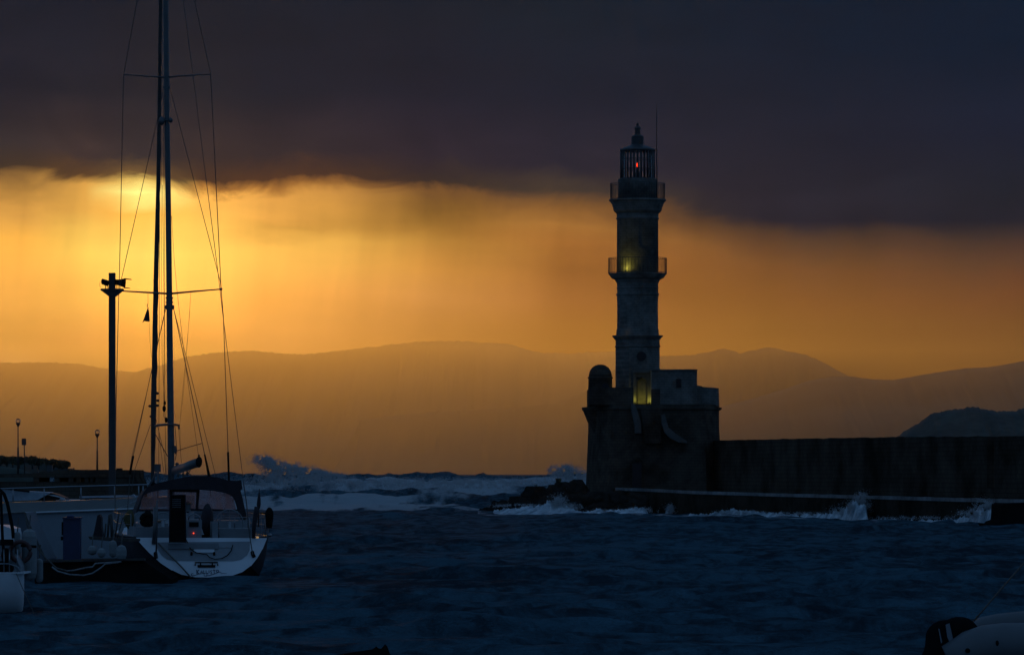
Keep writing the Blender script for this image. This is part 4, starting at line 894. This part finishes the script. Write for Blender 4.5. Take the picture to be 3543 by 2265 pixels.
mb = MB(); mb.box(P(546,1618,YW(10.5,0,0).y), (.17,.1,.22)); mb.tube([P(546,1625,132), P(546,1720,132)], .02, 6); mb.tube([P(541,1632,132), P(536,1645,132), P(510,1690,132)], .03, 6); mb.build('bow_light_post', M['alu'], ya)
fl = [PM(512,1062), PM(516,1078), PM(518,1110), PM(514,1112), PM(506,1112), PM(500,1110), PM(492,1117), PM(497,1104), PM(504,1084)]
mb = MB(); mb.slab(fl, (0,.015,0)); mb.build('courtesy_flag', M['canvas'], None, label='small dark limp flag hanging from the left lower spreader of the yacht', category='flag')
mb = MB(); mb.tube([PM(512,1050), PM(509,1058), PM(513,1066)], .012, 5)
mb.build('flag_toggle', M['rope'], ya)

# ------------------------------------------------------------------ pontoon and its gear
pn = thing('pontoon', 'long black floating pontoon lying between the large yacht and the boats on the left', 'pontoon', P(350,2010,118.5))
mb = MB(); mb.prism([(150,1940),(300,1937),(420,1936),(490,1934),(512,1950),(545,1972),(575,1990),(592,2003),(596,2030),(120,2030),(120,1960)], 119, 2.6); mb.build('hull', M['rubber'], pn)
mb = MB(); mb.prism([(150,1938),(300,1934),(500,1931),(500,1938),(300,1941),(150,1945)], 118.8, .3); mb.build('rubbing_strake', M['timber'], pn)
mb = MB(); mb.prism([(305,1855),(480,1863),(480,1872),(400,1872),(310,1865)], 121, .5); pk = mb.build('boarding_plank', M['timber'], pn)
for i, pts in enumerate(([(228,1974),(255,1972),(300,1962),(320,1960),(330,1948),(390,1944),(420,1942)], [(180,1960),(200,1975),(240,1986),(290,1989),(320,1982),(350,1962),(365,1949),(410,1944)])):
    mb = MB(); mb.tube([P(x, y, 118.6) for x, y in pts], .022, 6)
    mb.build('mooring_rope', M['ropelt'], None, label=['upper pale rope drooping along the side of the pontoon','lower pale rope drooping in a deep loop along the side of the pontoon'][i], category='rope', group='ropes hanging along the pontoon')
bb = thing('utility_pedestal', 'tall blue box-shaped pedestal standing on the pontoon', 'pedestal', P(246,1936,119.8))
mb = MB(); mb.pbox(218,1793,276,1936,119.6,.45); mb.build('cabinet', M['bluep'], bb)
mb = MB(); mb.pbox(216,1789,278,1794,119.55,.55); mb.ell(P(244,1786,119.8), (.11,.11,.05), 14, 8); mb.build('lid', M['bluep'], bb)
mb = MB(); mb.pbox(213,1805,219,1850,119.6,.2); mb.pbox(210,1855,219,1868,119.6,.2); mb.build('tap', M['rubber'], bb)
def fender(x, yt, yb, hw, D, label, group, m_='fender', rope=True):
    f = thing('fender', label, 'fender', P(x, yb, D), group); r = hw/F*D; z0, z1 = P(x,yb,D).z, P(x,yt,D).z; c_ = P(x,yt,D)
    MB().lathe([(r*.25,z0),(r*.8,z0+r*.35),(r,z0+r*1.0),(r,z1-r*1.0),(r*.8,z1-r*.35),(r*.25,z1)], (c_.x, D), 18).build('body', M[m_], f)
    if rope: MB().tube([Vector((c_.x, D, z1-.02)), Vector((c_.x+.02, D+.05, z1+.28))], .014, 5).build('lanyard', M['rope'], f)
    return f
for a in ((319,1886,1919,17,119.2,'leftmost white fender on the pontoon, half hidden and low'),(351,1895,1928,15,118.8,'short white fender second from the left on the pontoon'),(391,1868,1927,13,119.2,'slim tall white fender hanging under the boarding plank'),(420,1884,1938,18,118.7,'rightmost and largest white fender on the pontoon')):
    fender(*a, 'white fenders on the pontoon')
# dark gear heap and poles by the plank
gr = thing('fishing_gear', 'dark heap of folded nets and upright rods on the boarding plank', 'fishing gear', P(350,1865,121))
mb = MB(); mb.prism([(320,1858),(326,1835),(333,1800),(337,1782),(344,1778),(350,1790),(350,1820),(356,1858)], 121.4, .5); mb.build('net', M['canvas'], gr)
mb = MB()
for a, b, r in (((372,1862),(378,1780),.03),((388,1862),(384,1776),.04),((398,1860),(412,1772),.02),((362,1860),(366,1810),.02),((405,1862),(425,1790),.015)): mb.tube([P(*a,121.3), P(*b,121.3)], r, 6)
mb.build('rod', M['timber'], gr)
mb = MB(); mb.prism([(406,1846),(430,1803),(427,1830),(418,1850)], 121, .1); mb.build('pennant', M['fender'], None, label='small pale pointed pennant with a reddish hem beside the yellow lifebuoy', category='pennant')

# ------------------------------------------------------------------ big grey motor vessel behind the pontoon
gv = thing('motor_vessel', 'large grey-hulled motor vessel lying broadside behind the pontoon', 'motor vessel', P(250,1940,136))
DG = 136.0
mb = MB(); mb.prism([(-420,1785),(86,1774),(300,1766),(500,1758),(640,1755),(640,1985),(158,1985),(-420,1985)], DG, 4.0); mb.build('hull', M['hullgrey'], gv)
mb = MB(); mb.prism([(-420,1748),(0,1739),(250,1731),(480,1720),(640,1716),(640,1754),(500,1757),(300,1765),(86,1773),(-420,1784)], DG-.06, 4.1); mb.build('bulwark', M['bulwark'], gv)
mb = MB(); mb.tube([P(x, y, DG-.1) for x, y in ((-420,1785),(86,1773.5),(300,1765.5),(500,1757.5),(640,1754.5))], .03, 6); mb.build('rubbing_band', M['gel'], gv)
mb = MB(); mb.tube([P(x, y, DG) for x, y in ((-420,1702),(0,1690),(260,1682),(520,1675.5),(640,1674))], .025, 6)
for x in (-80,45,153,280,397,480,495): yt = np.interp(x, [0,520], [1690,1676]); mb.tube([P(x,yt,DG), P(x,yt+52,DG)], .018, 6)
mb.build('railing', M['steel'], gv)
mb = MB(); ring = [P(128+14*math.cos(a), 1819+12.5*math.sin(a), DG-.04) for a in np.linspace(0, 2*math.pi, 22, endpoint=False)]; mb.slab(ring, (0,.06,0)); mb.build('porthole', M['dark'], gv)
mb = MB(); mb.prism([(-60,1690),(0,1688),(60,1697),(165,1702),(172,1706),(128,1729),(-60,1738)], DG+1.0, 1.6); mb.build('awning', M['canvaslt'], gv)
mb = MB(); mb.tube([P(0,1687,DG+.9), P(102,1700,DG+.9)], .03, 6); mb.build('awning_pole', M['rubber'], gv)
mb = MB(); mb.prism([(122,1730),(168,1703),(190,1708),(220,1720),(226,1728)], DG+1.2, 1.4); cbn = mb.build('wheelhouse', M['dark'], gv)
mb = MB(); mb.prism([(160,1710),(190,1712),(215,1719),(214,1722),(186,1716)], DG+1.1, .1); mb.prism([(205,1726),(212,1719),(222,1722),(226,1728)], DG+1.1, .1); childof(mb, 'windscreen', M['gel'], cbn, gv)
mb = MB(); mb.prism([(275,1716),(400,1713),(480,1714),(480,1719),(275,1722)], DG+1, 1.2); mb.prism([(446,1720),(452,1713),(460,1709),(467,1716),(467,1720)], DG+.5, .5); mb.build('deck_locker', M['canvaslt'], gv)
# dark sailing hull with a raked stern at the left
dv = thing('grey_sailboat', 'dark grey sailing boat with a backward raked stern behind the fenders on the left', 'sailboat', P(60,1985,128))
mb = MB(); mb.prism([(-300,1790),(0,1779),(86,1772),(92,1790),(110,1832),(130,1875),(158,1934),(160,1995),(-300,1995)], 128, 3); mb.build('hull', M['hulldark'], dv)
mb = MB(); mb.tube([P(x,y,127.9) for x, y in ((86,1772),(92,1790),(110,1832),(130,1875),(158,1934))], .022, 6); mb.tube([P(-300,1790,127.9), P(86,1772,127.9)], .02, 6); mb.build('rub_rail', M['rope'], dv)

# ------------------------------------------------------------------ floodlight pole
lp = thing('floodlight_pole', 'tall slim steel pole carrying two floodlights on a small bracket platform', 'floodlight pole', P(388,1820,158))
mb = MB(); a = P(388,1822,158); b = P(387.5,944,158)
mb.box((a.x,158,(a.z+b.z)/2), (22.5/F*158,.2,b.z-a.z)); mb.build('pole', M['pole'], lp)
mb = MB(); mb.pbox(348,998,426,1005,157.8,.4); mb.prism([(350,1005),(424,1005),(400,1025),(376,1025)], 157.85,.3); mb.build('bracket', M['pole'], lp)
def cyl(mb, a, b, r0, r1, n=14): mb.tube([a, b], [r0, r1], n)
mb = MB(); cyl(mb, P(355,974,157.9), P(376,981,157.9), .10, .10); mb.ell(P(355,974,157.9), (.05,.1,.1), 10, 8)
for x in (364, 372): mb.pbox(x,984,x+2.5,999,157.9,.05)
mb.tube([P(352,974,157.9), P(345,978,157.9), P(344,988,157.9), P(349,994,157.9)], .006, 5); mb.build('floodlight', M['rubber'], lp)
mb = MB(); cyl(mb, P(398,976,157.9), P(412,977,157.9), .10, .10); cyl(mb, P(410,977,157.9), P(434,979,157.9), .10, .17)
mb.prism([(430,962),(454,965),(454,967.5),(430,966)], 157.8, .2); mb.prism([(428,992),(449,996),(449,998),(428,996)], 157.8, .2)
for x in (403, 410): mb.pbox(x,986,x+2.5,999,157.9,.05)
mb.build('floodlight', M['rubber'], lp)

# ------------------------------------------------------------------ far pier, lamps, sign, wooded headland on the left
pr = thing('harbour_pier', 'dark stone pier on stout piers with gaps, far behind the grey vessel', 'pier', P(230,1720,300))
mb = MB(); mb.prism([(-400,1646),(-60,1640),(100,1637),(140,1632),(225,1626),(232,1624),(400,1624.5),(463,1625),(465,1650),(-400,1652)], 300, 8); mb.build('deck', M['wallst'], pr)
mb = MB(); mb.prism([(-400,1666),(340,1666),(340,1725),(-400,1725)], 300.2, 7.5); mb.build('footing', M['wallst'], pr)
for x0, x1 in ((-140,-110),(115,135),(188,205),(237,254),(264,280),(292,306),(312,322),(330,482)):
    mb = MB()
    if x0 == 330: mb.prism([(330,1650),(465,1629),(469,1652),(479,1671),(481,1726),(330,1726)], 300.1, 7)
    else: mb.pbox(x0,1650,x1,1668,300.1,7)
    mb.build('pillar', M['wallst'], pr)
mb = MB(); mb.pbox(402,1619,420,1626,300,1); mb.build('bollard_block', M['wallst'], pr)
mb = MB(); mb.tube([P(235,1622,300), P(256,1621,300)], .04, 6); mb.tube([P(256,1618,300), P(256,1626,300)], .03, 6); mb.build('handrail', M['iron'], pr)
mb = MB(); mb.pbox(162,1608,179,1640,302,.8); mb.build('kiosk', M['board'], None, label='small dark square kiosk on the far pier right of the sign board', category='kiosk')
ridge('headland', [(-900,1560),(-300,1585),(-120,1600),(0,1612),(60,1618),(100,1632),(140,1640),(160,1650)], 330, 6, 12, M['head'], seed=9, jag=.15, step=3, foot=-.5)
# row of trees on the far shore
tr_specs = [(-18,1579,17),(2,1576,16),(24,1581,13),(44,1579,14),(66,1580,15),(90,1583,14),(112,1580,15),(134,1587,12),(152,1586,14),(170,1595,10),(186,1589,14),(205,1594,13),(220,1593,15),(231,1598,9)]
mb = MB()
ridge('headland', [(-900,1600),(-200,1596),(0,1594),(120,1600),(200,1606),(232,1612),(236,1624),(244,1640)], 640, 12, 20, M['head'], seed=12, jag=.3, step=3, foot=-.5)
tl = ['at the left picture edge','just right of the left picture edge','left of the first globe lamp','behind the upper part of the sign','right of the first globe lamp, beside the sign','first right of the sign board','second right of the sign board','third right of the sign board, low','left of the kiosk','low one directly above the kiosk','first right of the kiosk','second right of the kiosk','large, second from the end of the row','last and lowest of the row']
for i, (x, yt, hw) in enumerate(tr_specs):
    D = 636+rng.uniform(-5, 5); tt = thing('tree', 'round dark tree on the far shore, '+tl[i], 'tree', P(x,1615,D), 'trees on the far left shore')
    r = hw/F*D; c_ = P(x, yt, D); zc = c_.z-r*.85
    leafball((c_.x, D, zc), (r*1.15, r*1.1, r*.9), 900, .13, i+40).build('crown', M['leaf'], tt)
    MB().tube([Vector((c_.x, D, P(x,1622,D).z)), Vector((c_.x, D, zc))], [.12,.07], 6).build('trunk', M['timber'], tt)
def globe_lamp(x, yt, yb, label):
    t_ = thing('street_lamp', label, 'street lamp', P(x, yb, 300.6), 'globe lamps on the far pier')
    D = 300.6; MB().tube([P(x,yb,D), P(x,(yb+yt)/2,D), P(x,(yb+yt)/2-1,D), P(x,yt+14,D)], [.06,.055,.04,.035], 8).build('post', M['iron'], t_)
    MB().lathe([(.04,P(x,yt+20,D).z),(.15,P(x,yt+10,D).z),(.15,P(x,yt+7.5,D).z),(.03,P(x,yt+7,D).z)], tuple(P(x,yt,D))[:2], 12).build('lamp_holder', M['iron'], t_)
    g = MB(); g.ell(P(x,yt+1,D), (.155,.155,.155), 16, 12); g.build('globe', M['glass'], t_)
    MB().lathe([(.14,P(x,yt-3,D).z),(.10,P(x,yt-6,D).z),(.02,P(x,yt-8,D).z)], tuple(P(x,yt,D))[:2], 12).build('cap', M['iron'], t_)
globe_lamp(62.5, 1455, 1638, 'taller globe street lamp at the far left, next to the sign board')
globe_lamp(336.5, 1493, 1625, 'globe street lamp on the far pier left of the floodlight pole')
sg = thing('sign', 'small dark rectangular board on a thin post between the globe lamps', 'sign', P(84,1640,301))
mb = MB(); mb.pbox(75,1516,90,1539,300.8,.1); mb.build('board', M['board'], sg)
mb = MB(); mb.tube([P(84,1538,301), P(85,1638,301)], .035, 6); mb.build('post', M['iron'], sg)

# ------------------------------------------------------------------ white boat cut by the left edge
o1 = lambda u, v: (u/2.152, 1550+v/2.152)
DLb = 93.0
def P1(pts, d=0.0): return [P(*o1(*p), DLb+d) for p in pts]
wb = thing('white_boat', 'white sailing boat cut off by the left picture edge, low in the frame', 'sailboat', P(30,2125,DLb))
# hull: rounded quarter, lofted between the stern corner and the part outside the frame
secs = []
for k, (xr, dd) in enumerate([(-560,2.6),(-430,1.6),(-300,.8),(-160,.25),(-60,0),(20,-.05),(60,.0),(76,.12),(82,.35),(84,.9),(83,2.0),(80,3.2)]):
    f_ = 1.0; bot = np.interp(xr, [-560,0,50,76,84], [2150,2146,2140,2125,2115])
    ring = []
    for (uu, yv) in ((0,1985),(0,2000),(-.02,2040),(-.12,2080),(-.35,2110),(-.75,bot),(-1.3,2190)):
        sx = xr+uu*14*(1 if xr > -100 else .3); ring.append(P(sx, yv, DLb+dd+(-uu)*.9))
    secs.append(ring)
mb = MB(); mb.loft(secs, closed=False, smooth=True); wh = mb.build('hull', M['gel'], wb)
mb = MB(); mb.prism([o1(*p) for p in [(-900,925),(175,922),(178,935),(-900,938)]], DLb-.03, 2.6); mb.build('gunwale', M['gel'], wb)
mb = MB(); mb.prism([o1(*p) for p in [(-600,560),(20,575),(95,600),(104,640),(102,690),(-600,690)]], DLb+1.4, 1.5); mb.build('coach_roof', M['gel'], wb)
mb = MB(); mb.prism([o1(*p) for p in [(-600,690),(104,692),(110,800),(150,880),(150,925),(-600,925)]], DLb+.5, 2.0); mb.build('cockpit_side', M['gelgrey'], wb)
mb = MB(); mb.tube(P1([(-60,290),(0,310),(30,340),(52,400),(68,470),(82,540),(95,610),(100,670)], .6), .035, 8); mb.tube(P1([(5,330),(12,500),(20,700),(38,860),(42,930)], .3), .03, 8); mb.build('arch_tube', M['rubber'], wb)
mb = MB(); mb.tube(P1([(-60,862),(60,858),(130,880),(150,920)], .1), .016, 6)
for u in (30, 70, 130): mb.tube(P1([(u,750),(u,925)], .1), .014, 6)
mb.build('stern_rail', M['steel'], wb)
mb = MB(); mb.ell(P(*o1(45,800),DLb+.2), (.10,.1,.16), 12, 8); mb.ell(P(*o1(12,880),DLb+.2), (.08,.1,.12), 12, 8); mb.ell(P(*o1(75,890),DLb+.2), (.08,.1,.10), 12, 8); mb.box(P(*o1(50,700),DLb+.1), (.25,.2,.12)); mb.build('winch', M['rubber'], wb)
mb = MB(); mb.torus(P(*o1(152,770),DLb+.4), .20, .05, (0,1,0), -70, 250, 20); mb.build('lifebuoy', M['red'], None, label='reddish lifebuoy between the white fenders of the left-edge boat', category='lifebuoy')
fender(*[o1(130,0)[0], o1(0,620)[1], o1(0,790)[1], 11, DLb+.6, 'small upright white fender on the rail of the left-edge boat', 'fenders of the left-edge boat'])
fender(*[o1(218,0)[0], o1(0,600)[1], o1(0,985)[1], 26, DLb+1.5, 'biggest white fender, strapped, beside the left-edge boat', 'fenders of the left-edge boat'])
fender(*[o1(293,0)[0], o1(0,820)[1], o1(0,1000)[1], 13, DLb+1.8, 'small white fender hanging rightmost beside the left-edge boat', 'fenders of the left-edge boat'])
mb = MB(); mb.prism([o1(*p) for p in [(108,712),(268,722),(268,742),(108,730)]], DLb+1.0, .1); mb.build('strap', M['rubber'], wb)
mb = MB(); mb.tube(P1([(120,930),(150,1000),(190,1090),(235,1185),(262,1262)], -.1), .008, 5); mb.build('mooring_rope', M['rope'], None, label='thin rope slanting from the left-edge boat down into the water', category='rope')
mb = MB(); mb.tube(P1([(190,480),(200,560),(235,660),(285,750),(340,815),(420,890),(500,912)], 18), .02, 5); mb.build('mooring_rope', M['rope'], None, label='dark rope running down along the raked stern to the pontoon', category='rope')

# ------------------------------------------------------------------ foreground: inflatable boat with outboard, small prow
o4 = lambda u, v: (3000+u/3.709, 1850+v/3.709)
DR = 56.0
rb = thing('inflatable_boat', 'white inflatable boat cut off by the bottom right corner', 'inflatable boat', P(3500,2300,DR))
def T4(pts, d, r0): return [P(*o4(*p), DR+d) for p in pts]
mb = MB(); mb.tube(T4([(1300,1330),(1380,1290),(1500,1225),(1700,1185),(2014,1150),(2400,1140),(2900,1180)], .9, .2), [.12,.155,.17,.17,.17,.17,.17], 18); mb.build('side_tube', M['rib'], rb)
mb = MB(); mb.tube(T4([(1050,1640),(1190,1580),(1330,1500),(1530,1440),(1760,1415),(2014,1415),(2500,1430),(3000,1470)], -.4, .3), [.22,.24,.26,.27,.27,.27,.27,.27], 20)
mb.build('side_tube', M['rib'], rb)
mb = MB(); mb.prism([o4(*p) for p in [(1330,1340),(1500,1270),(2014,1230),(3000,1230),(3000,1500),(1250,1500)]], DR+.35, .3); mb.build('transom_board', M['gelgrey'], rb)
mb = MB(); mb.ell(P(*o4(1670,1385), DR-.66), (.02,.02,.035), 8, 6); mb.ell(P(*o4(1290,1480), DR-.66), (.03,.02,.03), 8, 6); mb.build('lifting_eye', M['rubber'], rb)
ob = thing('outboard_motor', 'large black outboard motor on the inflatable boat in the bottom right corner', 'outboard motor', P(*o4(1050,1900), DR))
cow = [(640,1760),(690,1560),(728,1480),(745,1400),(752,1290),(765,1235),(800,1180),(850,1135),(920,1098),(975,1093),(1020,1088),(1080,1062),(1150,1047),(1230,1050),(1300,1068),(1360,1105),(1400,1150),(1425,1185),(1380,1225),(1330,1290),(1315,1390),(1260,1440),(1190,1500),(1150,1760)]
def inset(pts, k):
    cx_ = sum(p[0] for p in pts)/len(pts); cy_ = sum(p[1] for p in pts)/len(pts); return [(cx_+(x-cx_)*k, cy_+(y-cy_)*k) for x, y in pts]
mb = MB(); rings_ = [[P(*o4(*p), DR+d) for p in inset(cow, k)] for k, d in ((.80,-.36),(.92,-.32),(.98,-.24),(1,-.12),(1,.12),(.98,.24),(.9,.32),(.8,.36))]
mb.loft(rings_, smooth=True); cw = mb.build('cowl', M['cowl'], ob)
mb = MB(); mb.slab([P(*o4(*p), DR-.385) for p in [(1008,1150),(1058,1130),(1105,1335),(1062,1388),(1030,1300)]], (0,.02,0)); mb.slab([P(*o4(*p), DR-.385) for p in [(915,1200),(928,1200),(965,1370),(950,1388)]], (0,.02,0)); childof(mb, 'decal', M['decal'], cw, ob)
mb = MB(); mb.tube([P(*o4(1365,1105),DR+.3), P(*o4(1500,950),DR+.3), P(*o4(1720,690),DR+.3), P(*o4(2014,360),DR+.3), P(*o4(2600,-260),DR+.3)], .012, 6); mb.build('mooring_rope', M['rope'], None, label='dark taut rope rising from the black outboard motor to the right edge', category='rope')
pw = thing('wooden_boat', 'tip of a small black wooden boat poking in at the bottom edge', 'boat', P(1250,2400,50))
mb = MB()
for k in range(1): mb.loft([[P(x, y, 50+d) for x, y in ((980,2300),(1180,2268),(1260,2254),(1300,2246),(1352,2262),(1356,2420),(980,2420))] for d in (-.45,-.2,.1,.4)])
mb.build('hull', M['rubber'], pw)
mb = MB(); mb.loft([[P(x, y, 50+d) for x, y in ((1140,2268),(1230,2253),(1290,2244),(1302,2234),(1308,2240),(1318,2243),(1328,2232),(1332,2226),(1340,2234),(1350,2262),(1352,2275),(1200,2272))] for d in (-.12,.12)]); mb.build('stem_head', M['rubber'], pw)

# ------------------------------------------------------------------ haze, and the bank of blown spray and rain mist before the hills
def air(name, c, d, dens, g, col):
    mb = MB(); mb.box(c, d); o = mb.build(name, M['dark'], None, kind='stuff')
    hm = bpy.data.materials.new(name+' air'); hm.use_nodes = True; q = NT(hm.node_tree); q.n.clear()
    pv = q.new('ShaderNodeVolumePrincipled'); pv.inputs['Color'].default_value = (*col, 1); pv.inputs['Density'].default_value = dens; pv.inputs['Anisotropy'].default_value = g
    oo = q.new('ShaderNodeOutputMaterial'); q.l.new(pv.outputs[0], oo.inputs['Volume']); o.data.materials[0] = hm; return o
air('haze', (0, 4990, 124), (9000, 10400, 252), 6e-6, .80, (.95,.93,.9))
air('mist', (0, 6680, 121), (7000, 4560, 240), 1.8e-4, .885, (.97,.84,.46))
